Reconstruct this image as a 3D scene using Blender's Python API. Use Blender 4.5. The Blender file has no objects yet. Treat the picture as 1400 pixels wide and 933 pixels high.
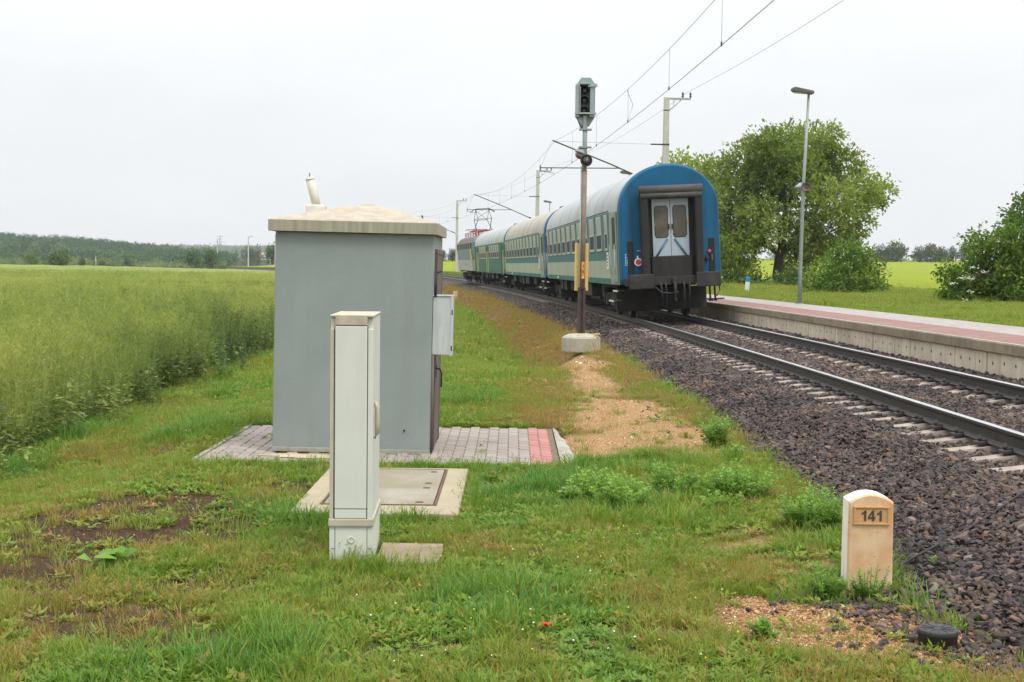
import bpy, bmesh, math, random
import numpy as np
from mathutils import Matrix, Vector, Euler

# ------------------------------------------------------------------ camera, light, exposure
sc = bpy.context.scene
COL = sc.collection
F_PX, PITCH, ROLL, CAM_Z = 1890.0, 0.0530, 0.0113, 1.34
cd = bpy.data.cameras.new("camera")
cam = bpy.data.objects.new("camera", cd)
COL.objects.link(cam)
cd.sensor_width = 36.0
cd.lens = F_PX / 1400.0 * 36.0
cd.clip_start = 0.1
cd.clip_end = 9000
_U = Vector((0, math.sin(PITCH), math.cos(PITCH)))
_F = Vector((0, math.cos(PITCH), -math.sin(PITCH)))
_X = Vector((1, 0, 0))
_r = _X * math.cos(ROLL) + _U * math.sin(ROLL)
_u = _U * math.cos(ROLL) - _X * math.sin(ROLL)
cam.matrix_world = Matrix(((_r.x, _u.x, -_F.x, 0), (_r.y, _u.y, -_F.y, 0), (_r.z, _u.z, -_F.z, CAM_Z), (0, 0, 0, 1)))
sc.camera = cam

SUN_EL, SUN_AZ = math.radians(58), math.radians(140)      # azimuth clockwise from +Y
w = bpy.data.worlds.new("World")
sc.world = w
w.use_nodes = True
nt = w.node_tree
nt.nodes.clear()
def N(tree, t, **kw):
    n = tree.nodes.new(t)
    for k, v in kw.items():
        setattr(n, k, v)
    return n
def mathn(tree, op, a, b=None, c=None, clamp=False):
    n = N(tree, "ShaderNodeMath", operation=op)
    n.use_clamp = clamp
    for i, v in enumerate((a, b, c)):
        if v is None: continue
        if hasattr(v, "is_output"): tree.links.new(v, n.inputs[i])
        else: n.inputs[i].default_value = v
    return n.outputs[0]
out = N(nt, "ShaderNodeOutputWorld")
sky = N(nt, "ShaderNodeTexSky", sky_type='NISHITA')
sky.sun_disc = False
sky.sun_elevation = SUN_EL
sky.sun_rotation = SUN_AZ
bg1 = N(nt, "ShaderNodeBackground"); bg1.inputs[1].default_value = 0.05
nt.links.new(sky.outputs[0], bg1.inputs[0])
# overcast cloud cover: the standard overcast sky, brighter towards the zenith, with faint cloud mottling
tc = N(nt, "ShaderNodeTexCoord")
sep = N(nt, "ShaderNodeSeparateXYZ"); nt.links.new(tc.outputs["Generated"], sep.inputs[0])
zc = mathn(nt, 'MAXIMUM', sep.outputs[2], 0.0)
zp = mathn(nt, 'POWER', zc, 1.35)
lum = mathn(nt, 'MULTIPLY_ADD', zp, 1.42, 0.755)
mp = N(nt, "ShaderNodeMapping"); mp.inputs["Scale"].default_value = (1.6, 1.6, 5.0)
nt.links.new(tc.outputs["Generated"], mp.inputs[0])
nz = N(nt, "ShaderNodeTexNoise"); nz.inputs["Scale"].default_value = 2.2; nz.inputs["Detail"].default_value = 5
nt.links.new(mp.outputs[0], nz.inputs["Vector"])
mot = mathn(nt, 'MULTIPLY_ADD', nz.outputs[0], 0.24, 0.885)
lum = mathn(nt, 'MULTIPLY', lum, mot)
bg2 = N(nt, "ShaderNodeBackground"); bg2.inputs[0].default_value = (0.965, 0.985, 1.0, 1)
nt.links.new(lum, bg2.inputs[1])
add = N(nt, "ShaderNodeMixShader"); add.inputs[0].default_value = 0.94
nt.links.new(bg1.outputs[0], add.inputs[1]); nt.links.new(bg2.outputs[0], add.inputs[2])
nt.links.new(add.outputs[0], out.inputs[0])

sd = bpy.data.lights.new("sun", 'SUN')
sd.energy = 1.5
sd.angle = math.radians(14)
sd.color = (1.0, 0.96, 0.90)
sun = bpy.data.objects.new("sun", sd)
COL.objects.link(sun)
_sv = Vector((math.sin(SUN_AZ) * math.cos(SUN_EL), math.cos(SUN_AZ) * math.cos(SUN_EL), math.sin(SUN_EL)))
sun.rotation_euler = _sv.to_track_quat('Z', 'Y').to_euler()
sc.view_settings.view_transform = 'Standard'
sc.view_settings.look = 'None'
sc.view_settings.gamma = 1.0
sc.view_settings.use_curve_mapping = False
sc.view_settings.exposure = 0.28
sc.render.engine = 'CYCLES'
sc.cycles.use_denoising = True
sc.cycles.max_bounces = 6
sc.cycles.transparent_max_bounces = 8
sc.cycles.volume_bounces = 0

RNG = np.random.default_rng(7)
random.seed(11)
PI = math.pi

# ------------------------------------------------------------------ helpers
def tag(o, label=None, cat=None, group=None, kind=None):
    if label: o["label"] = label
    if cat: o["category"] = cat
    if group: o["group"] = group
    if kind: o["kind"] = kind
    return o
def empty(name, loc=(0, 0, 0), rz=0.0, label=None, cat=None, group=None, kind=None):
    o = bpy.data.objects.new(name, None)
    o.empty_display_size = 0.2
    COL.objects.link(o)
    o.location = loc
    o.rotation_euler = (0, 0, rz)
    return tag(o, label, cat, group, kind)
def link(name, me, parent=None, kind=None):
    o = bpy.data.objects.new(name, me)
    COL.objects.link(o)
    if parent: o.parent = parent
    if kind: o["kind"] = kind
    return o
def copy_tree(o, parent=None):
    c = o.copy()
    COL.objects.link(c)
    if parent: c.parent = parent
    for ch in [x for x in o.children]:
        copy_tree(ch, c)
    return c
class MB:
    """collects shapes; build() links them as one mesh object"""
    def __init__(s):
        s.v = []; s.f = []; s.m = []; s.sm = []
    def add(s, vs, fs, mi=0, smooth=False, M=None):
        b = len(s.v)
        for p in vs:
            s.v.append(tuple(M @ Vector(p)) if M is not None else tuple(p))
        for f in fs:
            s.f.append(tuple(b + i for i in f)); s.m.append(mi); s.sm.append(smooth)
        return s
    def box(s, c, d, mi=0, M=None, ch=0.0):
        x, y, z = c; a, b, h = d[0] / 2, d[1] / 2, d[2] / 2
        if ch <= 0:
            vs = [(x + i * a, y + j * b, z + k * h) for k in (-1, 1) for j in (-1, 1) for i in (-1, 1)]
            return s.add(vs, [(0, 2, 3, 1), (4, 5, 7, 6), (0, 1, 5, 4), (2, 6, 7, 3), (0, 4, 6, 2), (1, 3, 7, 5)], mi, False, M)
        ch = min(ch, a * .9, b * .9, h * .9)
        bm = bmesh.new()
        bmesh.ops.create_cube(bm, size=1)
        for v in bm.verts:
            v.co = Vector((x + v.co.x * 2 * a, y + v.co.y * 2 * b, z + v.co.z * 2 * h))
        bmesh.ops.bevel(bm, geom=bm.edges[:], offset=ch, segments=2, affect='EDGES', profile=.6)
        bm.verts.index_update()
        s.add([v.co[:] for v in bm.verts], [[v.index for v in f.verts] for f in bm.faces], mi, False, M)
        bm.free()
        return s
    def tube(s, pts, r, n=8, mi=0, caps=True, M=None, smooth=True):
        pts = [Vector(p) for p in pts]
        rs = r if isinstance(r, (list, tuple)) else [r] * len(pts)
        vs = []; fs = []
        for i, p in enumerate(pts):
            t = (pts[min(i + 1, len(pts) - 1)] - pts[max(i - 1, 0)])
            if t.length < 1e-9: t = Vector((0, 0, 1))
            t.normalize()
            ref = Vector((0, 0, 1)) if abs(t.z) < .95 else Vector((1, 0, 0))
            a = t.cross(ref).normalized(); b = a.cross(t)
            for k in range(n):
                th = 2 * PI * k / n
                vs.append(p + a * (math.cos(th) * rs[i]) + b * (math.sin(th) * rs[i]))
        for i in range(len(pts) - 1):
            for k in range(n):
                k2 = (k + 1) % n
                fs.append((i * n + k, i * n + k2, (i + 1) * n + k2, (i + 1) * n + k))
        s.add(vs, fs, mi, smooth, M)
        if caps:
            b0 = len(s.v) - len(vs)
            s.f.append(tuple(b0 + k for k in reversed(range(n)))); s.m.append(mi); s.sm.append(False)
            e = b0 + (len(pts) - 1) * n
            s.f.append(tuple(e + k for k in range(n))); s.m.append(mi); s.sm.append(False)
        return s
    def prism(s, poly, axis, a, b, mi=0, M=None):
        """poly: 2D outline, extruded along axis (0,1,2) from a to b"""
        n = len(poly)
        def p3(q, t):
            if axis == 0: return (t, q[0], q[1])
            if axis == 1: return (q[0], t, q[1])
            return (q[0], q[1], t)
        vs = [p3(q, a) for q in poly] + [p3(q, b) for q in poly]
        fs = [tuple(range(n))[::-1], tuple(range(n, 2 * n))] + [(i, (i + 1) % n, n + (i + 1) % n, n + i) for i in range(n)]
        return s.add(vs, fs, mi, False, M)
    def lathe(s, prof, c=(0, 0, 0), n=24, mi=0, M=None, smooth=True):
        vs = []; fs = []
        for r, z in prof:
            for k in range(n):
                th = 2 * PI * k / n
                vs.append((c[0] + r * math.cos(th), c[1] + r * math.sin(th), c[2] + z))
        for i in range(len(prof) - 1):
            for k in range(n):
                fs.append((i * n + k, i * n + (k + 1) % n, (i + 1) * n + (k + 1) % n, (i + 1) * n + k))
        s.add(vs, fs, mi, smooth, M)
        b0 = len(s.v) - len(vs)
        s.f.append(tuple(b0 + k for k in reversed(range(n)))); s.m.append(mi); s.sm.append(False)
        e = b0 + (len(prof) - 1) * n
        s.f.append(tuple(e + k for k in range(n))); s.m.append(mi); s.sm.append(False)
        return s
    def mesh(s, name, mats):
        me = bpy.data.meshes.new(name)
        me.from_pydata([tuple(v) for v in s.v], [], s.f)
        for m in (mats if isinstance(mats, (list, tuple)) else [mats]):
            me.materials.append(m)
        me.polygons.foreach_set("material_index", s.m)
        me.polygons.foreach_set("use_smooth", s.sm)
        me.update()
        bm = bmesh.new(); bm.from_mesh(me)
        bmesh.ops.recalc_face_normals(bm, faces=bm.faces[:])
        bm.to_mesh(me); bm.free()
        return me
    def build(s, name, mats, parent=None, kind=None):
        return link(name, s.mesh(name, mats), parent, kind)
def mesh_np(name, V, Fq, mat, attrs=None, smooth=False):
    """V (n,3), Fq (m,k) numpy"""
    me = bpy.data.meshes.new(name)
    V = np.asarray(V, np.float32); Fq = np.asarray(Fq, np.int32)
    k = Fq.shape[1]
    me.vertices.add(len(V)); me.vertices.foreach_set("co", V.ravel())
    me.loops.add(Fq.size); me.loops.foreach_set("vertex_index", Fq.ravel())
    me.polygons.add(len(Fq))
    me.polygons.foreach_set("loop_start", np.arange(0, Fq.size, k, dtype=np.int32))
    me.polygons.foreach_set("use_smooth", np.full(len(Fq), smooth))
    me.update(calc_edges=True)
    for nme, arr in (attrs or {}).items():
        a = me.attributes.new(nme, 'FLOAT', 'POINT')
        a.data.foreach_set("value", np.asarray(arr, np.float32))
    if mat: me.materials.append(mat)
    return me
def sstep(x, a, b):
    t = np.clip((np.asarray(x, float) - a) / (b - a), 0, 1)
    return t * t * (3 - 2 * t)
def _h(ix, iy, s):
    n = (ix * 374761393 + iy * 668265263 + s * 974634777) & 0x7fffffff
    n = ((n ^ (n >> 13)) * 1274126177) & 0x7fffffff
    return ((n ^ (n >> 16)) & 0xffff) / 65535.0
def vnoise(x, y, s=0):
    x = np.asarray(x, float); y = np.asarray(y, float)
    ix = np.floor(x).astype(np.int64); iy = np.floor(y).astype(np.int64)
    fx = x - ix; fy = y - iy
    fx = fx * fx * (3 - 2 * fx); fy = fy * fy * (3 - 2 * fy)
    a = _h(ix, iy, s); b = _h(ix + 1, iy, s); c = _h(ix, iy + 1, s); d = _h(ix + 1, iy + 1, s)
    return (a * (1 - fx) + b * fx) * (1 - fy) + (c * (1 - fx) + d * fx) * fy
def fbm(x, y, s=0, o=4):
    t = 0; amp = .5; tot = 0
    for i in range(o):
        t = t + amp * vnoise(x, y, s + i * 17); tot += amp
        x = np.asarray(x) * 2.03 + 3.1; y = np.asarray(y) * 2.03 + 7.7; amp *= .5
    return t / tot

# ------------------------------------------------------------------ materials
MATS = {}
def mk(name):
    m = bpy.data.materials.new(name); m.use_nodes = True
    t = m.node_tree
    b = t.nodes["Principled BSDF"]
    return m, t, b
def ramp(t, fac, stops):
    r = N(t, "ShaderNodeValToRGB")
    e = r.color_ramp.elements
    while len(e) < len(stops): e.new(0.5)
    for el, (p, c) in zip(e, stops):
        el.position = p
        el.color = (c[0], c[1], c[2], 1) if not isinstance(c, (int, float)) else (c, c, c, 1)
    t.links.new(fac, r.inputs[0])
    return r.outputs[0]
def noise(t, vec, scale, detail=4, rough=.55, dist=0.0):
    n = N(t, "ShaderNodeTexNoise")
    n.inputs["Scale"].default_value = scale; n.inputs["Detail"].default_value = detail
    n.inputs["Roughness"].default_value = rough; n.inputs["Distortion"].default_value = dist
    if vec is not None: t.links.new(vec, n.inputs["Vector"])
    return n.outputs[0]
def mixc(t, f, a, b, mode='MIX'):
    n = N(t, "ShaderNodeMix", data_type='RGBA', blend_type=mode)
    for sock, v in ((n.inputs[0], f), (n.inputs[6], a), (n.inputs[7], b)):
        if hasattr(v, "is_output"): t.links.new(v, sock)
        elif isinstance(v, (int, float)): sock.default_value = v
        else: sock.default_value = (v[0], v[1], v[2], 1)
    return n.outputs[2]
def bump(t, b, h, strength=.3, dist=.01):
    n = N(t, "ShaderNodeBump"); n.inputs["Strength"].default_value = strength; n.inputs["Distance"].default_value = dist
    t.links.new(h, n.inputs["Height"]); t.links.new(n.outputs[0], b.inputs["Normal"])
def objco(t):
    return N(t, "ShaderNodeTexCoord").outputs["Object"]
def worldco(t):
    return N(t, "ShaderNodeNewGeometry").outputs["Position"]
def scaled(t, vec, s):
    n = N(t, "ShaderNodeMapping"); n.inputs["Scale"].default_value = s
    t.links.new(vec, n.inputs[0]); return n.outputs[0]
def solid(name, col, rough=.6, metal=0.0, var=.15, scale=8.0, dirt=None, dirt_amt=.35, streak=False, bmp=0.05, bscale=40, rnd=0.0, spec=.5):
    """paint or solid with fine variation; dirt = colour of grime patches; streak = vertical run marks"""
    if name in MATS: return MATS[name]
    m, t, b = mk(name)
    o = objco(t)
    n1 = noise(t, o, scale, 5)
    d = (col[0] * (1 - var), col[1] * (1 - var), col[2] * (1 - var)); l = tuple(min(1, c * (1 + var)) for c in col)
    c = ramp(t, n1, [(.3, d), (.7, l)])
    if dirt:
        v = scaled(t, o, (scale * 2.2, scale * 2.2, scale * .16)) if streak else scaled(t, o, (scale * .6,) * 3)
        n2 = noise(t, v, 1.0, 6, .65)
        f = ramp(t, n2, [(.48, 0), (.75, dirt_amt)])
        c = mixc(t, f, c, dirt)
    if rnd:
        oi = N(t, "ShaderNodeObjectInfo")
        f = mathn(t, 'MULTIPLY_ADD', oi.outputs["Random"], 2 * rnd, 1 - rnd)
        hs = N(t, "ShaderNodeHueSaturation"); t.links.new(f, hs.inputs["Value"]); t.links.new(c, hs.inputs["Color"]); c = hs.outputs[0]
    t.links.new(c, b.inputs["Base Color"])
    b.inputs["Roughness"].default_value = rough; b.inputs["Metallic"].default_value = metal
    b.inputs["Specular IOR Level"].default_value = spec
    if bmp: bump(t, b, noise(t, o, bscale, 4), bmp * 4, .004)
    MATS[name] = m
    return m
def leafmat(name, stops, trans=.35, instancer=False, rough=.6, attr="tint"):
    if name in MATS: return MATS[name]
    m, t, b = mk(name)
    a = N(t, "ShaderNodeAttribute", attribute_name=attr)
    if instancer: a.attribute_type = 'INSTANCER'
    geo = N(t, "ShaderNodeNewGeometry")
    f = mathn(t, 'MULTIPLY_ADD', geo.outputs["Random Per Island"], .30, -.15)
    f = mathn(t, 'ADD', a.outputs["Fac"], f, clamp=True)
    c = ramp(t, f, stops)
    t.links.new(c, b.inputs["Base Color"])
    b.inputs["Roughness"].default_value = rough
    b.inputs["Specular IOR Level"].default_value = .25
    tr = N(t, "ShaderNodeBsdfTranslucent")
    br = mixc(t, 1.0, c, (1.25, 1.3, .75), 'MULTIPLY')
    t.links.new(br, tr.inputs[0])
    mx = N(t, "ShaderNodeMixShader"); mx.inputs[0].default_value = trans
    t.links.new(b.outputs[0], mx.inputs[1]); t.links.new(tr.outputs[0], mx.inputs[2])
    t.links.new(mx.outputs[0], t.nodes["Material Output"].inputs[0])
    MATS[name] = m
    return m

CONC = solid("concrete", (.36, .33, .28), .9, 0, .18, 5, (.16, .13, .10), .55, False, .12, 60)
CONC_W = solid("concrete_wall", (.58, .50, .385), .9, 0, .15, 2.0, (.20, .15, .10), .55, True, .10, 40, .07)
CONC_COPE = solid("concrete_coping", (.235, .19, .13), .9, 0, .2, 4.0, (.13, .11, .08), .5, True, .12, 50, .08)
CONC_POLE = solid("concrete_pole", (.46, .45, .42), .9, 0, .1, 3.0, (.25, .22, .18), .4, True, .08, 60)
SLEEPER = solid("sleeper_concrete", (.33, .275, .235), .95, 0, .2, 9.0, (.20, .13, .09), .6, False, .15, 70, .12)
STEEL_DARK = solid("dark_steel", (.035, .032, .031), .75, .0, .3, 6, (.09, .06, .045), .35, False, .08, 60)
GALV = solid("galvanised_steel", (.33, .37, .38), .55, .35, .15, 6, (.20, .16, .12), .35, True, .04, 60)
GREYPAINT = solid("hut_grey_render", (.245, .278, .268), .9, 0, .085, 1.4, (.185, .20, .185), .32, True, .16, 80)
BLACK = solid("black_rubber", (.022, .022, .023), .8, 0, .25, 10, None, 0, False, .05, 60)
UNDER = solid("underframe_black", (.030, .028, .027), .9, 0, .35, 4, (.075, .055, .04), .5, False, .1, 40)

# ------------------------------------------------------------------ the line of the track
TILT = 0.056
def cx(y):
    y = np.asarray(y, float)
    q = 5.205 - .0098 * y - 4.8e-4 * y * y
    y0 = 480.0
    lin = (5.205 - .0098 * y0 - 4.8e-4 * y0 * y0) + (-.0098 - 9.6e-4 * y0) * (y - y0)
    return np.where(y > y0, lin, q)
def dcx(y):
    return np.where(np.asarray(y) > 480, -.0098 - 9.6e-4 * 480, -.0098 - 9.6e-4 * np.asarray(y, float))
def grade(y):
    y = np.asarray(y, float)
    return np.clip(y - 45, 0, 130) ** 2 * 2.2e-5
def tp(y, u, z=0.0):
    """track point: along y, across u (right +), z above the left rail head, canted"""
    s = float(dcx(y)); L = math.hypot(1, s)
    return Vector((float(cx(y)) + u / L, y - u * s / L, float(grade(y)) + z + (u + .7535) * TILT))
def tpl(y, u, z=0.0):
    """the same without cant (for what stands beside the track)"""
    s = float(dcx(y)); L = math.hypot(1, s)
    return Vector((float(cx(y)) + u / L, y - u * s / L, float(grade(y)) + z))
def yaw(y):
    return -math.atan(float(dcx(y))) * 1.0
# toe of the ballast on the field side
def toe(y):
    return np.interp(y, [0, 6, 6.9, 7.6, 9, 10.5, 14.4, 18, 26, 40, 60, 400], [-2.6, -2.62, -2.74, -2.92, -2.72, -2.58, -2.50, -2.38, -2.34, -2.75, -2.8, -2.8])
EDGE_U = -10.15
def ground_z(u, y):
    u = np.asarray(u, float); y = np.asarray(y, float)
    ua = [-13, -10.5, -9.6, -8.9, -8.2, -5.0, -3.2, -2.4, 4.3, 4.32, 9]
    A = np.interp(u, ua, [-.74, -.74, -.70, -.64, -.49, -.50, -.50, -.52, -.52, .36, .40])
    ub = [-13, -10.5, -7.0, -5.3, -4.6, -4.1, -3.7, -3.1, -2.6, -2.2, 4.3, 4.32, 9]
    B = np.interp(u, ub, [-.74, -.74, -.80, -.84, -1.02, -1.14, -1.0, -.54, -.43, -.45, -.45, .36, .40])
    k = sstep(y, 23, 32)
    z = A * (1 - k) + B * k
    yy = np.maximum(y - 24, 0)
    right = sstep(u, 4.4, 22) * (.0022 * yy + 1.7e-5 * np.minimum(yy, 520) ** 2)
    left = sstep(-u, 11, 60) * .62 * sstep(y, 30, 380)
    x = cx(y) + u
    hill = 15.5 * sstep(y, 470, 760) * sstep(-x, 90, 360) * (1 - sstep(y, 1000, 1500))
    ridge = 23 * np.exp(-((y - 2600) / 420) ** 2) * sstep(-x, -100, 420) * sstep(-x, 1500, 900)
    fade = 1 - sstep(y, 900, 1500) * .0
    right = right * (1 - sstep(y, 380, 480) * sstep(-x, -20, 60))
    z = z + right + left + hill * fade + ridge
    nb = (fbm(x * .9, y * .9, 3, 3) - .5) * .10 * sstep(-u, 2.3, 3.4) + (fbm(x * .25, y * .25, 9, 2) - .5) * .10 * sstep(-u, 5.5, 8)
    nb = nb * (1 - sstep(np.abs(u), 60, 120))
    flat = (x > -3.3) & (x < .9) & (y > 8.2) & (y < 16.2)
    nb = np.where(flat, nb * .12, nb)
    under = (x > -2.99) & (x < .50) & (y > 12.66) & (y < 15.78)
    z = np.where(under, -.60, z)
    z = z + nb + grade(y) * (1 - sstep(np.abs(u), 6, 14))
    return z
def gz(x, y):
    return float(ground_z(x - float(cx(y)), y))

# ------------------------------------------------------------------ zones on the ground (what grows or lies where)
def ell(x, y, cxx, cyy, rx, ry, s, soft=.45):
    d = np.hypot((x - cxx) / rx, (y - cyy) / ry) + (fbm(x * 2.2, y * 2.2, s, 4) - .5) * 1.1
    return 1 - sstep(d, 1 - soft, 1 + soft * .6)
def zones(x, y):
    u = x - cx(y)
    sand = np.maximum.reduce([ell(x, y, 1.66, 7.12, .72, .60, 1), ell(x, y, 2.2, 6.7, .6, .45, 21) * .8, ell(x, y, .85, 14.2, .42, 1.3, 2) * .95,
                              ell(x, y, 1.35, 16.6, .75, 4.0, 4) * .85, ell(x, y, 1.05, 27.2, .85, 2.2, 5), ell(x, y, 1.3, 22.5, .45, 3.2, 6) * .85, ell(x, y, 1.9, 15.5, .45, 2.2, 38) * .8,
                              ell(x, y, 1.75, 8.9, .5, .8, 22) * .55, ell(x, y, .3, 6.5, .35, .2, 23) * .5])
    sand = sand * sstep(-u, 2.2, 2.6)
    soil = np.maximum.reduce([ell(x, y, -2.6, 9.7, .95, 1.6, 7), ell(x, y, -3.3, 9.2, .5, .9, 33) * .75, ell(x, y, -2.0, 11.3, .5, .6, 34) * .6, ell(x, y, -1.6, 6.6, .4, .25, 35) * .7, ell(x, y, .45, 6.9, .5, .25, 36) * .6, ell(x, y, -.5, 6.5, .35, .2, 37) * .6, ell(x, y, -2.1, 7.0, .6, .4, 8) * .8, ell(x, y, -2.75, 8.2, .45, .7, 31) * .8, ell(x, y, -1.8, 7.9, .35, .3, 32) * .6,
                              ell(x, y, -3.3, 13.9, .35, .9, 9) * .6, ell(x, y, -.05, 11.6, .3, .2, 10) * .6, ell(x, y, .2, 7.5, .4, .2, 12) * .45])
    dry = np.maximum.reduce([sstep(u, -4.6, -3.4) * sstep(-u, 2.2, 2.5) * (.35 + .65 * sstep(y, 13, 19)), ell(x, y, 1.3, 7.9, .9, 1.3, 13) * .55,
                             ell(x, y, -2.3, 7.2, .8, .6, 14) * .5, ell(x, y, .8, 19, 1.0, 5.5, 15) * .9, ell(x, y, -4.3, 15.5, .5, 2.5, 24) * .55])
    bank = sstep(y, 29, 36) * sstep(u, -4.0, -3.6) * sstep(-u, 2.3, 2.7) * sstep(fbm(x * .6, y * .25, 41, 3), .30, .5)
    dry = np.clip(np.maximum(dry, bank) * (.55 + .9 * fbm(x * 1.3, y * 1.3, 16, 3)), 0, 1)
    return sand, soil, dry, bank

# ------------------------------------------------------------------ ground sheet
def ground_material():
    m, t, b = mk("ground_earth")
    P = worldco(t)
    A = lambda n: N(t, "ShaderNodeAttribute", attribute_name=n).outputs["Fac"]
    n1 = noise(t, P, 3.0, 6, .62)
    n2 = noise(t, P, 40.0, 5, .6)
    n3 = noise(t, P, .35, 4, .5)
    grass = ramp(t, n1, [(.28, (.035, .032, .014)), (.5, (.055, .066, .020)), (.75, (.085, .110, .030))])
    dryc = ramp(t, n1, [(.3, (.10, .065, .03)), (.7, (.20, .15, .065))])
    sandc = ramp(t, n2, [(.3, (.17, .085, .035)), (.5, (.36, .21, .095)), (.74, (.60, .44, .26))])
    soilc = ramp(t, n2, [(.3, (.030, .017, .011)), (.55, (.075, .042, .027)), (.75, (.14, .085, .055))])
    bankc = ramp(t, n1, [(.3, (.13, .055, .028)), (.7, (.22, .12, .055))])
    c = mixc(t, A("dry"), grass, dryc)
    c = mixc(t, A("bank"), c, bankc)
    c = mixc(t, A("soil"), c, soilc)
    c = mixc(t, A("sand"), c, sandc)
    # meadow and field further off
    lawn = ramp(t, noise(t, P, 1.6, 6, .7), [(.3, (.085, .115, .018)), (.55, (.14, .18, .026)), (.75, (.19, .215, .045))])
    c = mixc(t, A("lawn"), c, lawn)
    rowv = scaled(t, P, (.9, .06, 1))
    fld = ramp(t, noise(t, rowv, 1.0, 5, .6), [(.3, (.17, .215, .016)), (.7, (.255, .295, .026))])
    c = mixc(t, A("field"), c, fld)
    wood = ramp(t, n3, [(.3, (.020, .035, .016)), (.7, (.045, .065, .028))])
    c = mixc(t, A("wood"), c, wood)
    t.links.new(c, b.inputs["Base Color"])
    b.inputs["Roughness"].default_value = 1.0
    b.inputs["Specular IOR Level"].default_value = .1
    h = mathn(t, 'MULTIPLY_ADD', n2, .5, n1)
    bump(t, b, h, .9, .05)
    return m
def logsp(a, b, n):
    return np.geomspace(a, b, n)
US = np.concatenate([-logsp(13, 5000, 70)[::-1], np.arange(-12.8, -2.0, .16), np.arange(-2.0, 4.2, .5), [4.29, 4.33, 4.6, 5, 5.6, 6.5, 7.5, 9, 11], logsp(13, 5000, 70)])
YS = np.concatenate([-logsp(3, 300, 14)[::-1], np.arange(-2, 6, .8), np.arange(6, 42, .2), np.arange(42, 130, 2.0), logsp(130, 7000, 70)])
UU, YY = np.meshgrid(US, YS)
XX = cx(YY) + UU
ZZ = ground_z(UU, YY)
sand, soil, dry, bank = zones(XX, YY)
fieldm = sstep(UU, 17, 19) * 1.0 * sstep(YY, 30, 45)
fieldm = np.where((UU > 4.4), sstep(UU + (YY - 60) * .06 + (fbm(XX * .3, YY * .3, 2, 2) - .5) * 2, 13.5, 15.5), 0)
lawnm = np.where(UU > 4.3, 1 - fieldm * .0, 0) * 1.0
lawnm = np.maximum(lawnm, sstep(YY, 40, 70) * (UU < -3.9) * .9)
woodm = sstep(YY, 455, 500) * sstep(-XX, 30, 80) + sstep(YY, 1200, 1800)
farl = .32 * sstep(YY, 470, 640) * (XX < 30) * (1 - np.clip(woodm, 0, 1))
nx, ny = len(US), len(YS)
ii = np.arange(nx * ny).reshape(ny, nx)
Q = np.stack([ii[:-1, :-1], ii[:-1, 1:], ii[1:, 1:], ii[1:, :-1]], -1).reshape(-1, 4)
gme = mesh_np("ground", np.stack([XX, YY, ZZ], -1).reshape(-1, 3), Q, ground_material(),
              dict(sand=sand.ravel(), soil=soil.ravel(), dry=dry.ravel(), bank=bank.ravel(), lawn=lawnm.ravel(),
                   field=np.maximum(fieldm, farl).ravel(), wood=np.clip(woodm, 0, 1).ravel()), True)
link("ground", gme, None, "structure")

# ------------------------------------------------------------------ scatter helper (stuff only)
def scatter(name, pts, rot, scl, idx, tint, sources, parent=None, kind="stuff"):
    me = bpy.data.meshes.new(name)
    n = len(pts)
    me.vertices.add(n)
    me.vertices.foreach_set("co", np.asarray(pts, np.float32).ravel())
    for nm, ty, arr in (("rot", 'FLOAT_VECTOR', rot), ("scl", 'FLOAT_VECTOR', scl)):
        a = me.attributes.new(nm, ty, 'POINT'); a.data.foreach_set("vector", np.asarray(arr, np.float32).ravel())
    a = me.attributes.new("idx", 'INT', 'POINT'); a.data.foreach_set("value", np.asarray(idx, np.int32))
    a = me.attributes.new("tint", 'FLOAT', 'POINT'); a.data.foreach_set("value", np.asarray(tint, np.float32))
    coll = bpy.data.collections.new(name + "_kinds")
    for s in sources: coll.objects.link(s)
    o = link(name, me, parent, kind)
    g = bpy.data.node_groups.new(name + "_scatter", 'GeometryNodeTree')
    g.interface.new_socket("Geometry", in_out='INPUT', socket_type='NodeSocketGeometry')
    g.interface.new_socket("Geometry", in_out='OUTPUT', socket_type='NodeSocketGeometry')
    gi = g.nodes.new("NodeGroupInput"); go = g.nodes.new("NodeGroupOutput")
    ip = g.nodes.new("GeometryNodeInstanceOnPoints")
    ci = g.nodes.new("GeometryNodeCollectionInfo")
    ci.inputs["Collection"].default_value = coll
    ci.inputs["Separate Children"].default_value = True
    ci.inputs["Reset Children"].default_value = True
    def na(nm, dt):
        k = g.nodes.new("GeometryNodeInputNamedAttribute"); k.data_type = dt; k.inputs["Name"].default_value = nm
        return k.outputs["Attribute"]
    e2r = g.nodes.new("FunctionNodeEulerToRotation")
    L = g.links.new
    L(gi.outputs[0], ip.inputs["Points"]); L(ci.outputs[0], ip.inputs["Instance"])
    ip.inputs["Pick Instance"].default_value = True
    L(na("idx", 'INT'), ip.inputs["Instance Index"])
    L(na("rot", 'FLOAT_VECTOR'), e2r.inputs[0]); L(e2r.outputs[0], ip.inputs["Rotation"])
    L(na("scl", 'FLOAT_VECTOR'), ip.inputs["Scale"])
    L(ip.outputs[0], go.inputs[0])
    md = o.modifiers.new("scatter", 'NODES'); md.node_group = g
    return o
_src = 0
def source(name, me):
    global _src
    _src += 1
    return bpy.data.objects.new("%s_%02d" % (name, _src), me)

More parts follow.
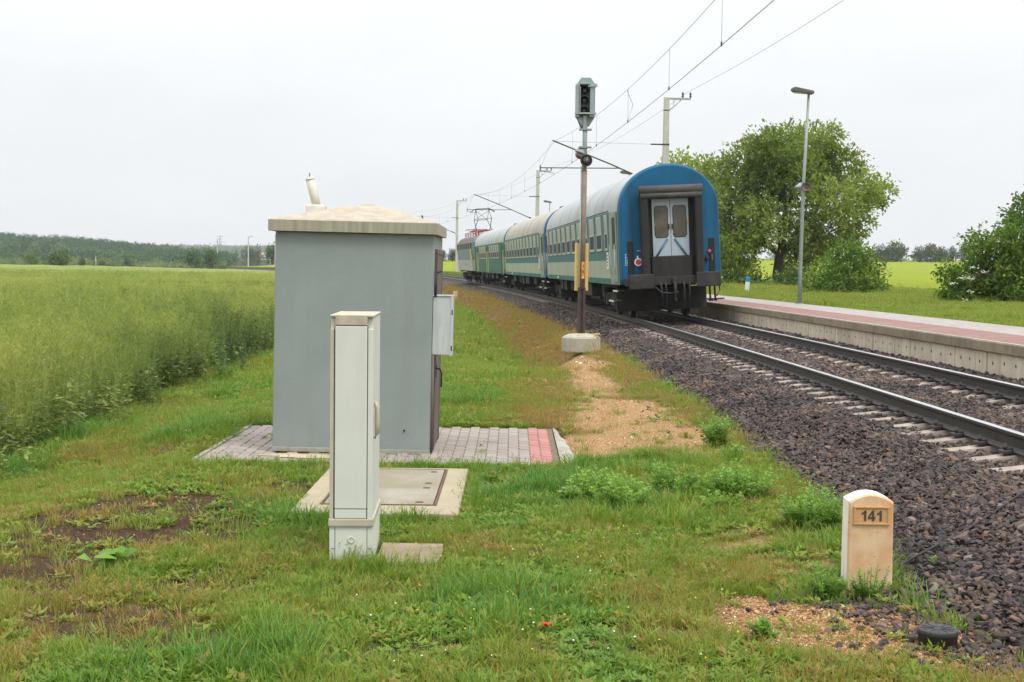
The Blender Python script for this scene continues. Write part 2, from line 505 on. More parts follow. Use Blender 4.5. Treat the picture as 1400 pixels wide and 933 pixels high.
# ------------------------------------------------------------------ ballast bed, sleepers, rails
def ballast_z(u, y):
    """height of the stone bed above the left rail head level (canted crown, sloping shoulder)"""
    t = toe(y)
    cu = TILT * (u + .7535)
    crown = -.220 + cu + np.where(np.abs(u) < .55, .0, 0)
    k = np.clip((u - t) / (-1.62 - t), 0, 1)
    k = k ** .92
    zt = -.53
    zc_ = -.226 + TILT * (-1.62 + .7535)
    sl = zt * (1 - k) + zc_ * k
    z = np.where(u < -1.62, sl, crown)
    z = np.where(u > 1.25, crown + (u - 1.25) * .12, z)
    return z
def bal_mat():
    m, t, b = mk("ballast_bed_stone")
    P = worldco(t)
    v = N(t, "ShaderNodeTexVoronoi"); v.inputs["Scale"].default_value = 19; t.links.new(P, v.inputs["Vector"])
    n = noise(t, P, 1.2, 4)
    c = ramp(t, v.outputs["Color"], [(.1, (.020, .015, .014)), (.5, (.050, .038, .034)), (.9, (.095, .074, .066))])
    c = mixc(t, ramp(t, n, [(.5, 0), (.75, .5)]), c, (.09, .05, .035))
    t.links.new(c, b.inputs["Base Color"]); b.inputs["Roughness"].default_value = .9
    bump(t, b, v.outputs["Distance"], 1.0, .05)
    return m
BAL = bal_mat()
ub = np.array([-3.3, -3.0, -2.7, -2.4, -2.1, -1.85, -1.62, -1.45, -1.2, -.9, -.5, 0, .5, .9, 1.2, 1.4, 1.64])
kk = np.linspace(0, 1, 9)
yb = np.concatenate([np.arange(-12, 60, .5), np.arange(60, 200, 2.5), logsp(200, 620, 30)])
BV = []; 
for y in yb:
    t0 = float(toe(y))
    us = np.concatenate([t0 - .12 + (-1.62 - t0 + .12) * kk, ub[7:]])
    for uu in us:
        p = tpl(y, uu)
        BV.append((p.x, p.y, p.z + float(ballast_z(np.array(uu), y)) - .012 + (vnoise(p.x * 5, p.y * 5, 5) - .5) * .03))
nb_ = len(kk) + len(ub[7:])
ii = np.arange(len(yb) * nb_).reshape(len(yb), nb_)
Q = np.stack([ii[:-1, :-1], ii[:-1, 1:], ii[1:, 1:], ii[1:, :-1]], -1).reshape(-1, 4)
ballast = link("ballast_bed", mesh_np("ballast_bed", np.array(BV), Q, BAL, None, True), None, "structure")
# stones
STONE = None
def stone_mat(name, stops, inst=True):
    m, t, b = mk(name)
    if inst:
        a = N(t, "ShaderNodeAttribute", attribute_name="tint"); a.attribute_type = 'INSTANCER'; f = a.outputs["Fac"]
    else:
        f = N(t, "ShaderNodeObjectInfo").outputs["Random"]
    o = objco(t)
    nn = noise(t, o, 30, 4)
    f2 = mathn(t, 'MULTIPLY_ADD', nn, .3, -.15)
    f2 = mathn(t, 'ADD', f, f2, clamp=True)
    t.links.new(ramp(t, f2, stops), b.inputs["Base Color"])
    b.inputs["Roughness"].default_value = .72
    b.inputs["Specular IOR Level"].default_value = .55
    bump(t, b, nn, .5, .01)
    return m
BST = [(.05, (.022, .017, .015)), (.35, (.050, .037, .032)), (.62, (.088, .064, .054)), (.80, (.135, .082, .056)), (.92, (.17, .095, .055)), (1, (.19, .165, .15))]
STONE_I = stone_mat("ballast_stone_lot", BST); STONE_S = stone_mat("ballast_stone_single", BST, False)
GRIT_I = stone_mat("grit_lot", [(.0, (.22, .09, .035)), (.3, (.42, .22, .09)), (.6, (.60, .42, .22)), (.85, (.70, .60, .45)), (1, (.80, .76, .68))])
def stone_mesh(name, seed, mat, flat=.62):
    r = np.random.default_rng(seed)
    bm = bmesh.new()
    pts = r.normal(size=(15, 3)); pts /= np.linalg.norm(pts, axis=1)[:, None]
    pts *= (r.uniform(.75, 1.1, 15))[:, None] * np.array([1.0, .72, flat])
    for p in pts: bm.verts.new(p * .5)
    bmesh.ops.convex_hull(bm, input=bm.verts[:])
    for v in [v for v in bm.verts if not v.link_faces]: bm.verts.remove(v)
    me = bpy.data.meshes.new(name); bm.to_mesh(me); bm.free()
    me.materials.append(mat)
    return me
st_src = [source("ballast_stone_kind", stone_mesh("ballast_stone", 100 + i, STONE_I)) for i in range(7)]
st_single = [stone_mesh("ballast_stone", 100 + i, STONE_S) for i in range(7)]
def rnd_rot(n, full=True):
    return np.stack([RNG.uniform(-.7, .7, n), RNG.uniform(-.7, .7, n), RNG.uniform(0, 2 * PI, n)], -1)
bp = []; bs = []
SLEEP0, SLEEP_D = 8.0, .6
for (ya, yb2, dens, sz) in ((5.6, 12, 1150, .051), (12, 20, 760, .055), (20, 34, 400, .068), (34, 62, 130, .10)):
    width = 4.9
    n = int((yb2 - ya) * width * dens)
    y = RNG.uniform(ya, yb2, n); u = RNG.uniform(-3.35, 1.62, n)
    keep = u > toe(y) - .16 * RNG.uniform(-.6, 1, n) - .10 * (vnoise(y * 1.7, u * 0 + 3, 3) - .3)
    # the sleepers' bare tops show between the stones
    ph = np.abs(((y - SLEEP0) / SLEEP_D + .5) % 1 - .5) * SLEEP_D
    on = (ph < .11) & (np.abs(u) < 1.24)
    au = np.abs(u); pat = vnoise(y * 1.9, u * 0 + np.sign(u) * 5 + 8, 44)
    bare = (au > .84) & (au < 1.19 - .22 * pat) & (RNG.random(len(u)) < .93)
    bare |= (au > .44 + .16 * pat) & (au < .70) & (RNG.random(len(u)) < .80 * sstep(pat, .22, .5))
    keep &= ~(on & bare)
    keep &= ~((np.abs(np.abs(u) - .7535) < .11))
    keep &= ~(np.hypot(cx(y) + u - 2.137, y - 6.80) < .15)
    y = y[keep]; u = u[keep]
    x = cx(y) + u
    z = ballast_z(u, y) + grade(y) + .010 + RNG.uniform(-.012, .016, len(y)) - np.where((np.abs(u) < 1.2), .012, 0)
    bp.append(np.stack([x, y, z], -1)); bs.append(sz * np.clip(RNG.lognormal(-.06, .34, len(y)), .42, 1.9))
bp = np.concatenate(bp); bs = np.concatenate(bs)
# a few thrown stones beyond the toe
n = 800
y = RNG.uniform(6, 30, n); y[:450] = RNG.uniform(6.3, 7.9, 450); u = toe(y) - np.abs(RNG.normal(0, .32, n)); x = cx(y) + u
bp = np.concatenate([bp, np.stack([x, y, ground_z(u, y) + .012], -1)]); bs = np.concatenate([bs, RNG.uniform(.03, .06, n)])
def in_view(P, m=1.0):
    d = P - np.array([0, 0, CAM_Z])
    yc = d[:, 1] * math.cos(PITCH) - d[:, 2] * math.sin(PITCH)
    zz = d[:, 1] * math.sin(PITCH) + d[:, 2] * math.cos(PITCH)
    uu = d[:, 0] / yc; ww = zz / yc
    uu, ww = uu * math.cos(ROLL) + ww * math.sin(ROLL), -uu * math.sin(ROLL) + ww * math.cos(ROLL)
    return (np.abs(uu) < .3704 * m) & (np.abs(ww) < .2468 * m) & (yc > .1)
brot = rnd_rot(len(bp))
btint = np.clip(RNG.beta(2, 2.6, len(bp)) + (fbm(bp[:, 0] * 1.2, bp[:, 1] * 1.2, 61, 3) - .5) * .9, 0, 1)
bsc = bs[:, None] * np.stack([RNG.uniform(.9, 1.3, len(bp)), RNG.uniform(.8, 1.2, len(bp)), RNG.uniform(.8, 1.1, len(bp))], -1)
vis = in_view(bp, .99)
order = np.argsort(np.where(vis, np.linalg.norm(bp - np.array([0, 0, CAM_Z]), axis=1) / bs, 1e9))
single = order[:300]
for k, i in enumerate(single):
    o = link("ballast_stone", st_single[k % 7], ballast)
    o.location = bp[i]; o.rotation_euler = brot[i]; o.scale = bsc[i]
rest = np.setdiff1d(np.arange(len(bp)), single)
scatter("ballast_stones", bp[rest], brot[rest], bsc[rest], RNG.integers(0, 7, len(rest)), btint[rest], st_src, ballast)

track = empty("railway_track", tp(8, 0), kind="structure")
TI = Matrix.Translation(track.location).inverted()
# sleeper: waisted concrete, high at the rail seats, dipping in the middle and at the ends
def sleeper_mesh():
    xs = [-1.21, -1.19, -1.02, -.90, -.80, -.70, -.60, -.42, -.2, 0, .2, .42, .60, .70, .80, .90, 1.02, 1.19, 1.21]
    zs = [-.222, -.204, -.197, -.189, -.178, -.178, -.186, -.222, -.250, -.255]
    zs = zs + zs[:-1][::-1]
    v = []; f = []
    for x_, z_ in zip(xs, zs):
        wt = .085 + .01 * (abs(abs(x_) - .75) < .2)
        v += [(x_, -.14, -.40), (x_, -wt - .012, z_ - .03), (x_, -wt, z_), (x_, wt, z_), (x_, wt + .012, z_ - .03), (x_, .14, -.40)]
    for i in range(len(xs) - 1):
        for k in range(5):
            f.append((i * 6 + k, i * 6 + k + 1, i * 6 + 7 + k, i * 6 + 6 + k))
    f.append((0, 1, 2, 3, 4, 5)); e = (len(xs) - 1) * 6; f.append((e + 5, e + 4, e + 3, e + 2, e + 1, e))
    return MB().add(v, f).mesh("sleeper", SLEEPER)
def fast_mesh():
    m = MB()
    for s in (-1, 1):
        m.box((s * .115, 0, -.155), (.085, .13, .03), ch=.006)
        m.box((s * .085, 0, -.135), (.055, .06, .022), ch=.005)
        m.tube([(s * .115, 0, -.15), (s * .115, 0, -.085)], .013, 6)
        m.tube([(s * .115, 0, -.128), (s * .115, 0, -.105)], .024, 6)
    return m.mesh("rail_fastening", STEEL_DARK)
slm = sleeper_mesh(); fm = fast_mesh()
def frame_at(y, u=0.0, z=0.0, cant=True):
    p = tp(y, u, z) if cant else tpl(y, u, z)
    s = float(dcx(y)); a = math.atan(s)
    # right, forward, up
    fwd = Vector((math.sin(a), math.cos(a), 0)); rt = Vector((math.cos(a), -math.sin(a), 0))
    if cant:
        rt = (rt + Vector((0, 0, TILT))).normalized()
    up = rt.cross(fwd).normalized()
    M = Matrix(((rt.x, fwd.x, up.x, p.x), (rt.y, fwd.y, up.y, p.y), (rt.z, fwd.z, up.z, p.z), (0, 0, 0, 1)))
    return M
ns = 0
for i in range(-4, 170):
    y = SLEEP0 + i * SLEEP_D
    M = TI @ frame_at(y)
    s = link("sleeper", slm, track); s.matrix_local = M @ Matrix.Rotation(random.uniform(-.01, .01), 4, 'Z')
    if y < 32:
        for sd_ in (-1, 1):
            f_ = link("rail_fastening", fm, s); f_.location = (sd_ * .7535, 0, 0)
def rail_mats():
    m, t, b = mk("rail_side")
    o = worldco(t)
    c = ramp(t, noise(t, o, 9, 5), [(.3, (.020, .017, .016)), (.7, (.045, .035, .031))])
    t.links.new(c, b.inputs["Base Color"]); b.inputs["Roughness"].default_value = .55
    m2, t2, b2 = mk("rail_running_surface")
    o2 = scaled(t2, worldco(t2), (6, .4, 6))
    c2 = ramp(t2, noise(t2, o2, 5, 4), [(.3, (.50, .50, .50)), (.7, (.68, .68, .67))])
    t2.links.new(c2, b2.inputs["Base Color"]); b2.inputs["Metallic"].default_value = .9; b2.inputs["Roughness"].default_value = .33
    return [m, m2]
RM = rail_mats()
rp = [(-.07, -.159), (-.07, -.150), (-.012, -.125), (-.009, -.050), (-.030, -.038), (-.036, -.026), (-.0355, -.006), (-.030, -.0015), (-.018, 0), (.018, 0), (.030, -.0015), (.0355, -.006), (.036, -.026), (.030, -.038), (.009, -.050), (.012, -.125), (.07, -.150), (.07, -.159)]
yr = np.concatenate([np.arange(-14, 70, .8), np.arange(70, 180, 2), logsp(180, 600, 60)])
for sd_ in (-1, 1):
    v = []; f = []; mi = []; n = len(rp)
    for y in yr:
        M = TI @ frame_at(float(y))
        v += [M @ Vector((sd_ * .7535 + a, 0, b_)) for a, b_ in rp]
    mb = MB()
    for i in range(len(yr) - 1):
        for k in range(n - 1):
            mb.f.append((i * n + k, i * n + k + 1, (i + 1) * n + k + 1, (i + 1) * n + k)); mb.m.append(1 if 7 <= k <= 9 else 0); mb.sm.append(False)
    mb.v = [tuple(q) for q in v]
    mb.build("rail", RM, track)
# a thin bond cable lying across the ballast
cab = MB()
pts = []
for k in range(15):
    t = k / 14
    y = 10.6 - 2.3 * t; u = -.85 - 1.75 * t + .12 * math.sin(5 * t)
    pts.append(TI @ Vector((float(cx(y)) + u, y, float(ballast_z(np.array(u), y)) + .05 + .03 * math.sin(7 * t))))
cab.tube(pts, .008, 6); cab.build("bond_cable", BLACK, track)

# ------------------------------------------------------------------ platform
plat = empty("platform", tpl(20, 3, .41), kind="structure")
PI_ = Matrix.Translation(plat.location).inverted()
def paver_mat(name, c1, c2, mortar, sx=.2, sy=.1):
    m, t, b = mk(name)
    a = N(t, "ShaderNodeUVMap", uv_map="UVMap")
    br = N(t, "ShaderNodeTexBrick"); t.links.new(a.outputs[0], br.inputs["Vector"])
    br.inputs["Scale"].default_value = 1.0; br.inputs["Brick Width"].default_value = sx; br.inputs["Row Height"].default_value = sy
    br.inputs["Mortar Size"].default_value = .006; br.inputs["Bias"].default_value = 0
    br.inputs["Color1"].default_value = (*c1, 1); br.inputs["Color2"].default_value = (*c2, 1); br.inputs["Mortar"].default_value = (*mortar, 1)
    n = noise(t, worldco(t), 1.3, 5, .6)
    c = mixc(t, ramp(t, n, [(.42, 0), (.72, .45)]), br.outputs["Color"], (.25, .20, .17))
    t.links.new(c, b.inputs["Base Color"]); b.inputs["Roughness"].default_value = .85
    bump(t, b, br.outputs["Fac"], -.4, .004)
    return m
REDP = paver_mat("red_paving_blocks", (.22, .098, .088), (.27, .135, .12), (.15, .09, .08))
GREYP = paver_mat("grey_paving_blocks", (.31, .28, .26), (.38, .35, .325), (.21, .19, .17))
PZ = .41
def strip(name, u0, u1, ya, yb_, z, mat, dy=.5):
    ys = np.arange(ya, yb_ + dy, dy)
    v = []; f = []; uv = []
    for y in ys:
        for u_ in (u0, u1):
            v.append(PI_ @ tpl(float(y), u_, z)); uv.append((float(y), u_))
    f = [(2 * i, 2 * i + 1, 2 * i + 3, 2 * i + 2) for i in range(len(ys) - 1)]
    me = MB().add(v, f).mesh(name, mat)
    l = me.uv_layers.new(name="UVMap")
    for lp in me.loops: l.data[lp.index].uv = uv[lp.vertex_index]
    return link(name, me, plat)
P0, P1 = 8.0, 118.0
strip("red_paving", 1.80, 2.88, P0, P1, PZ - .004, REDP)
strip("grey_paving", 2.88, 4.22, P0, P1, PZ - .006, GREYP)
# coping stones, one by one
CS = 1.5
y = 9.0
while y < 100:
    mb = MB(); v = []
    a = []
    for yy_ in (y + .006, y + CS - .006):
        a.append([PI_ @ tpl(yy_, u_, PZ + dz) for u_, dz in ((1.69, -.15), (1.675, -.14), (1.675, -.015), (1.69, 0), (1.80, 0), (1.80, -.15))])
    v = a[0] + a[1]
    f = [tuple(range(6)), tuple(range(11, 5, -1))] + [(i, (i + 1) % 6, 6 + (i + 1) % 6, 6 + i) for i in range(6)]
    o = mb.add(v, f).build("coping_slab", [CONC_COPE], plat)
    y += CS
# a worn white line along the coping edge
WL = solid("worn_white_line", (.55, .52, .47), .8, 0, .12, 3, (.30, .26, .21), .8, False, .03, 60)
mb = MB()
ys = np.arange(9, 99, .75)
v = []
for yy_ in ys:
    v += [PI_ @ tpl(float(yy_), 1.694, PZ + .004), PI_ @ tpl(float(yy_), 1.735, PZ + .004)]
mb.add(v, [(2 * i, 2 * i + 1, 2 * i + 3, 2 * i + 2) for i in range(len(ys) - 1)]).build("edge_line", WL, plat)
# wall panels under the coping: board-marked concrete, each board print its own depth
y = 9.5
HOLE = solid("tie_hole_dark", (.05, .035, .025), .95, 0, .2, 10)
while y < 100:
    mb = MB(); L = 4.97; nb2 = 12 if y < 60 else 4
    y0_ = y
    for k in range(nb2):
        a0 = y + L * k / nb2 + .004; a1 = y + L * (k + 1) / nb2 - .004
        d = random.uniform(-.007, .007)
        q = []
        for yy_ in (a0, a1):
            for u_, z_ in ((1.735 + d, -.6), (1.735 + d, PZ - .152), (1.95, PZ - .152), (1.95, -.6)):
                q.append(PI_ @ tpl(yy_, u_, z_))
        mb.add(q, [(0, 1, 2, 3), (7, 6, 5, 4), (0, 4, 5, 1), (1, 5, 6, 2), (2, 6, 7, 3), (3, 7, 4, 0)])
        if y < 60 and k % 1 == 0:
            c_ = tpl((a0 + a1) / 2 + random.uniform(-.05, .05), 1.729 + d, .12 + random.uniform(-.015, .015))
            c_ = PI_ @ c_
            r_ = .017
            ring = [(c_.x - .001, c_.y + r_ * math.cos(t), c_.z + 1.4 * r_ * math.sin(t)) for t in np.linspace(0, 2 * PI, 9)[:-1]]
            mb.add(ring, [tuple(range(8))], 1)
    mb.build("wall_panel", [CONC_W, HOLE], plat)
    y += 5.0
# fill below the paving so the platform is solid
mb = MB(); v = []
ys = np.arange(P0, P1 + .1, 1.0)
for yy_ in ys:
    v += [PI_ @ tpl(float(yy_), u_, z_) for u_, z_ in ((1.952, -.55), (1.952, PZ - .16), (1.805, PZ - .16), (1.805, PZ - .02), (4.26, PZ - .02), (4.26, -.2))]
f = []
for i in range(len(ys) - 1):
    for k in range(5): f.append((i * 6 + k, i * 6 + k + 1, i * 6 + 7 + k, i * 6 + 6 + k))
f += [(0, 1, 2, 3, 4, 5), tuple(len(v) - 6 + k for k in (5, 4, 3, 2, 1, 0))]
mb.add(v, f).build("platform_core", [CONC], plat)

# ------------------------------------------------------------------ paving round the hut
HUT = Vector((-1.568, 13.46, -.49))
HW, HD, HH = 1.54, 1.62, 2.15
apron = empty("paved_apron", (-1.2, 14.4, -.5), kind="structure")
AI = Matrix.Translation(apron.location).inverted()
PAV_G = solid("paver_grey", (.30, .262, .235), .9, 0, .12, 9, (.24, .16, .10), .45, False, .1, 90, .10)
PAV_R = solid("paver_red", (.40, .175, .16), .9, 0, .12, 9, (.30, .18, .13), .4, False, .1, 90, .10)
def paver_mesh(name, mat):
    # zigzag long edges, chamfered top
    a, b, t = .0515, .1105, .0
    zz = [(-a, -b), (-a + .006, -b * .33), (-a - .003, b * .33), (-a, b), (a, b), (a - .003, b * .33), (a + .006, -b * .33), (a, -b)]
    ins = [(x * .93, y * .965) for x, y in zz]
    v = [(x, y, -.06) for x, y in zz] + [(x, y, -.006) for x, y in zz] + [(x, y, 0) for x, y in ins]
    n = 8
    f = [tuple(range(2 * n, 3 * n))] + [(i, (i + 1) % n, n + (i + 1) % n, n + i) for i in range(n)] + [(n + i, n + (i + 1) % n, 2 * n + (i + 1) % n, 2 * n + i) for i in range(n)]
    return MB().add(v, f).mesh(name, mat)
pm_g = paver_mesh("paver", PAV_G); pm_r = paver_mesh("paver", PAV_R)
AX0, AX1, AY0, AY1 = -2.95, .47, 12.70, 15.74
ncol = int((AX1 - AX0) / .108)
npav = 0
for c in range(ncol):
    x = AX0 + .06 + c * .108
    y = AY0 + .115 - (.1125 if c % 2 else 0)
    while y < AY1 + .05:
        yy0 = y; y += .2265
        if yy0 < AY0 + .02 or yy0 > AY1 - .03: continue
        if HUT.x - HW / 2 + .05 < x < HUT.x + HW / 2 - .05 and yy0 > HUT.y + .02: continue
        if x < HUT.x + .5 and yy0 > HUT.y + .02 and x > HUT.x - .1: continue
        red = c >= ncol - 2
        o = link("paver", pm_r if red else pm_g, apron)
        o.matrix_local = AI @ Matrix.Translation((x, yy0, -.488 + random.uniform(-.004, .003))) @ Matrix.Rotation(random.uniform(-.012, .012), 4, 'Z') @ Matrix.Rotation(random.uniform(-.012, .012), 4, 'X')
        npav += 1
SANDBED = solid("joint_sand", (.16, .12, .075), 1, 0, .3, 14, (.07, .075, .03), .6, False, .2, 80)
MB().box(((AX0 + AX1) / 2, (AY0 + AY1) / 2, -.545), (AX1 - AX0 - .01, AY1 - AY0, .10), M=AI).build("joint_sand", SANDBED, apron, "stuff")
# thin concrete edgings, left, front and the wider haunch on the right
mb = MB()
for k in range(3): mb.box((AX0 - .03, AY0 + .5 + k * 1.0, -.56), (.05, .99, .16), M=AI, ch=.006)
for k in range(3):
    MB().box((AX0 - .03, AY0 + .5 + k * 1.0, -.56), (.05, .99, .155), M=AI, ch=.006).build("edging_stone", CONC, apron)
for k in range(4):
    if k < 4: MB().box((AX0 + .43 + k * .87, AY0 - .03, -.565), (.86, .05, .15), M=AI, ch=.006).build("edging_stone", CONC, apron)
mb = MB()
rr = random.Random(3)
v = []
for k in range(13):
    t = k / 12
    yy_ = AY1 - t * (AY1 - AY0 + .1)
    wd = .05 + .17 * t + rr.uniform(-.02, .02)
    v += [(AX1 + .005, yy_, -.49), (AX1 + .4 * wd, yy_, -.482 + rr.uniform(-.008, .008)), (AX1 + wd, yy_, -.50 + rr.uniform(-.008, .008)), (AX1 + wd + .03, yy_, -.60)]
f = []
for k in range(12):
    for j in range(3): f.append((k * 4 + j, k * 4 + 4 + j, k * 4 + 5 + j, k * 4 + 1 + j))
mb.add(v, f, M=AI).build("concrete_haunch", [CONC], apron)
# spilled dried mortar in front of the hut
MORT = solid("spilled_mortar", (.50, .42, .28), .95, 0, .15, 20, None, 0, False, .2, 60)
mb = MB(); ring = []
for k in range(26):
    t = 2 * PI * k / 26
    ring.append((HUT.x - .40 + .40 * math.cos(t) * (1 + rr.uniform(-.25, .25)), 13.17 + .13 * math.sin(t) * (1 + rr.uniform(-.3, .3)) - .08 * math.cos(t), -.484))
mb.add(ring + [(HUT.x - .4, 13.17, -.478)], [(k, (k + 1) % 26, 26) for k in range(26)], M=AI).build("dried_mortar", MORT, apron)

# ------------------------------------------------------------------ the grey hut
hut = empty("service_hut", HUT, label="grey rendered equipment hut with shallow pale hipped roof standing on the block paving", cat="hut")
hut.rotation_euler = (0, .014, 0)
MB().box((0, HD / 2, HH / 2), (HW, HD, HH), ch=.012).build("wall", GREYPAINT, hut)
FOOTSTAIN = solid("damp_render_foot", (.30, .30, .25), .9, 0, .2, 9, (.34, .26, .15), .6, False, .12, 60)
MB().box((0, HD / 2, .022), (HW + .012, HD + .012, .045), ch=.006).build("plinth", FOOTSTAIN, hut)
def roofmat():
    m, t, b = mk("hut_roof_concrete")
    o = objco(t)
    n1 = noise(t, o, 1.7, 5, .6); n2 = noise(t, o, 9, 5); n3 = noise(t, scaled(t, o, (9, 9, .8)), 2.2, 5)
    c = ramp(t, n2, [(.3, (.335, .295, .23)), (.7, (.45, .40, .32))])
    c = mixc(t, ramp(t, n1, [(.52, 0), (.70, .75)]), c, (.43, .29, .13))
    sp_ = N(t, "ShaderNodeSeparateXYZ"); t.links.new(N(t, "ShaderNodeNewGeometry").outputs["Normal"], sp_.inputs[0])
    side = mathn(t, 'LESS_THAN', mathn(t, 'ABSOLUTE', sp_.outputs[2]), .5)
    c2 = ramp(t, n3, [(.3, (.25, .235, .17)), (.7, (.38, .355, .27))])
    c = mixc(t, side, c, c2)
    t.links.new(c, b.inputs["Base Color"]); b.inputs["Roughness"].default_value = .9
    bump(t, b, n2, .15, .01)
    return m
ROOF = roofmat()
ox0, ox1, oy0, oy1 = -HW / 2 - .062, HW / 2 + .040, -.065, HD + .065
apx, apy = .06, HD / 2
z0, z1, z2 = HH + .003, HH + .122, HH + .325
e = .018
v = [(ox0, oy0, z0), (ox1, oy0, z0), (ox1, oy1, z0), (ox0, oy1, z0), (ox0, oy0, z1 - .012), (ox1, oy0, z1 - .012), (ox1, oy1, z1 - .012), (ox0, oy1, z1 - .012),
     (ox0 + e, oy0 + e, z1), (ox1 - e, oy0 + e, z1), (ox1 - e, oy1 - e, z1), (ox0 + e, oy1 - e, z1), (apx - .03, apy - .03, z2 - .006), (apx + .03, apy - .03, z2 - .006), (apx + .03, apy + .03, z2 - .006), (apx - .03, apy + .03, z2 - .006), (apx, apy, z2)]
f = [(0, 1, 2, 3)] + [(i, (i + 1) % 4, 4 + (i + 1) % 4, 4 + i) for i in range(4)] + [(4 + i, 4 + (i + 1) % 4, 8 + (i + 1) % 4, 8 + i) for i in range(4)] + [(8 + i, 8 + (i + 1) % 4, 12 + (i + 1) % 4, 12 + i) for i in range(4)] + [(12 + i, 12 + (i + 1) % 4, 16) for i in range(4)]
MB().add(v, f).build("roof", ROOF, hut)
PIPEW = solid("stained_white_pipe", (.62, .60, .54), .7, 0, .1, 8, (.45, .33, .16), .6, False, .05, 50)
px_, py_ = -.56, 1.28
pz_ = z1 + .10
MB().box((px_, py_, pz_), (.20, .20, .17), ch=.012).box((px_ - .0, py_, pz_ + .08), (.15, .15, .03), ch=.008).build("vent_base", PIPEW, hut)
vp = MB().tube([(px_, py_, pz_ + .09), (px_ - .035, py_, pz_ + .22), (px_ - .075, py_, pz_ + .37)], .046, 14).tube([(px_ - .071, py_, pz_ + .355), (px_ - .078, py_, pz_ + .385)], [.05, .036], 14).build("vent_pipe", PIPEW, hut)
MB().tube([(px_ - .078, py_, pz_ + .38), (px_ - .08, py_, pz_ + .43)], .005, 5).build("vent_spike", STEEL_DARK, vp)
MB().tube([(.62, 1.1, z1 + .03), (.575, 1.1, z1 + .085)], .007, 6).tube([(.57, 1.1, z1 + .09), (.585, 1.1, z1 + .095)], .014, 6).box((.63, 1.1, z1 + .03), (.05, .05, .015)).build("aerial_stub", STEEL_DARK, hut)
DOORB = solid("brown_door_paint", (.11, .085, .075), .6, 0, .2, 6, (.2, .13, .09), .5, True, .05, 60)
hx = HW / 2
# steel door leaf with frame on the right-hand wall
fr = MB()
fr.box((hx + .015, .24, 1.0), (.03, .06, 1.96), ch=.004).box((hx + .015, 1.20, 1.0), (.03, .06, 1.96), ch=.004).box((hx + .015, .72, 1.99), (.031, 1.02, .05), ch=.004)
fr.build("door_frame", DOORB, hut)
dr = MB().box((hx + .012, .72, 1.0), (.022, .89, 1.93), ch=.003).build("door", DOORB, hut)
MB().tube([(hx + .022, .34, .83), (hx + .07, .34, .82), (hx + .085, .34, .78), (hx + .085, .34, .64)], .009, 8).box((hx + .028, .34, .80), (.012, .05, .13), ch=.003).build("door_handle", STEEL_DARK, dr)
MB().tube([(hx + .025, .02, 1.55), (hx + .026, .02, 1.80)], .016, 8).tube([(hx + .025, .02, 1.78), (hx + .08, .02, 1.80)], .010, 8).build("conduit", STEEL_DARK, hut)
BOXG = solid("meter_box_grey", (.47, .50, .51), .5, 0, .06, 5, (.28, .18, .10), .5, True, .03, 60)
bx = MB().box((hx + .10, .13, 1.27), (.195, .22, .575), ch=.008).build("meter_box", BOXG, hut)
MB().box((hx + .188, .128, 1.27), (.022, .235, .59), ch=.004).build("lid", BOXG, bx)
MB().box((hx + .10, .13, 1.562), (.205, .24, .012), ch=.003).build("rain_lip", BOXG, bx)
for z_ in (1.05, 1.40): MB().box((hx + .192, .012, z_), (.012, .008, .05)).build("hinge", STEEL_DARK, bx)
MB().tube([(hx + .018, .016, .02), (hx + .016, .016, .98)], .013, 8).build("cable_duct", DOORB, hut)
MB().lathe([(.010, 0), (.010, .012)], n=10, M=Matrix.Translation((.52, -.002, .235)) @ Matrix.Rotation(PI / 2, 4, 'X')).build("wall_plug", BLACK, hut)

# ------------------------------------------------------------------ cable distribution cabinet
CABG = solid("cabinet_polyester", (.60, .61, .55), .55, 0, .04, 3, (.42, .36, .24), .25, True, .03, 80)
CABD = solid("cabinet_dirty_top", (.48, .42, .32), .75, 0, .15, 9, (.28, .20, .11), .75, True, .06, 60)
CABE = solid("cabinet_edge_tan", (.46, .42, .33), .65, 0, .1, 5, (.30, .25, .16), .6, True, .04, 60)
cab_ = empty("distribution_cabinet", (-.978, 8.44, -.52), .035, "tall narrow pale grey cable cabinet in the grass in front of the hut", "cabinet")
W2, D2 = .1325, .70
def cb(z): return z + .52
m = MB()
m.box((0, D2 / 2 + .006, cb(.385)), (2 * W2 - .008, D2 - .01, 1.286), ch=.004)
m.build("body", CABG, cab_)
MB().box((-W2 + .012, -.0, cb(.355)), (.024, .03, 1.20), ch=.004).build("left_rail", CABE, cab_)
MB().box((W2 - .018, -.0, cb(.355)), (.034, .028, 1.20), ch=.004).build("right_rail", CABG, cab_)
fp = MB().box((-.003, -.006, cb(.411)), (.196, .022, 1.122), ch=.004).build("front_panel", CABG, cab_)
MB().box((-.003, -.004, cb(-.182)), (.196, .022, .055), ch=.003).build("lower_panel", CABG, cab_)
MB().box((-.003, -.003, cb(1.004)), (.196, .026, .052), ch=.003).build("upper_panel", CABD, cab_)
MB().box((0, D2 / 2 + .0, cb(1.034)), (2 * W2 + .004, D2 + .03, .012), ch=.004).build("top_cap", CABD, cab_)
m = MB()
m.box((0, D2 / 2 - .002, cb(-.237)), (2 * W2 + .012, D2 + .035, .050), ch=.008)
m.build("ledge", CABE, cab_)
pl_ = MB().box((0, D2 / 2, cb(-.43)), (2 * W2, D2 + .012, .335), ch=.004).build("plinth", CABG, cab_)
SEAM = solid("seam_shadow_dark", (.05, .05, .045), .9, 0, .1, 5)  # dark strips paint the shade in the gaps between the cabinet panels
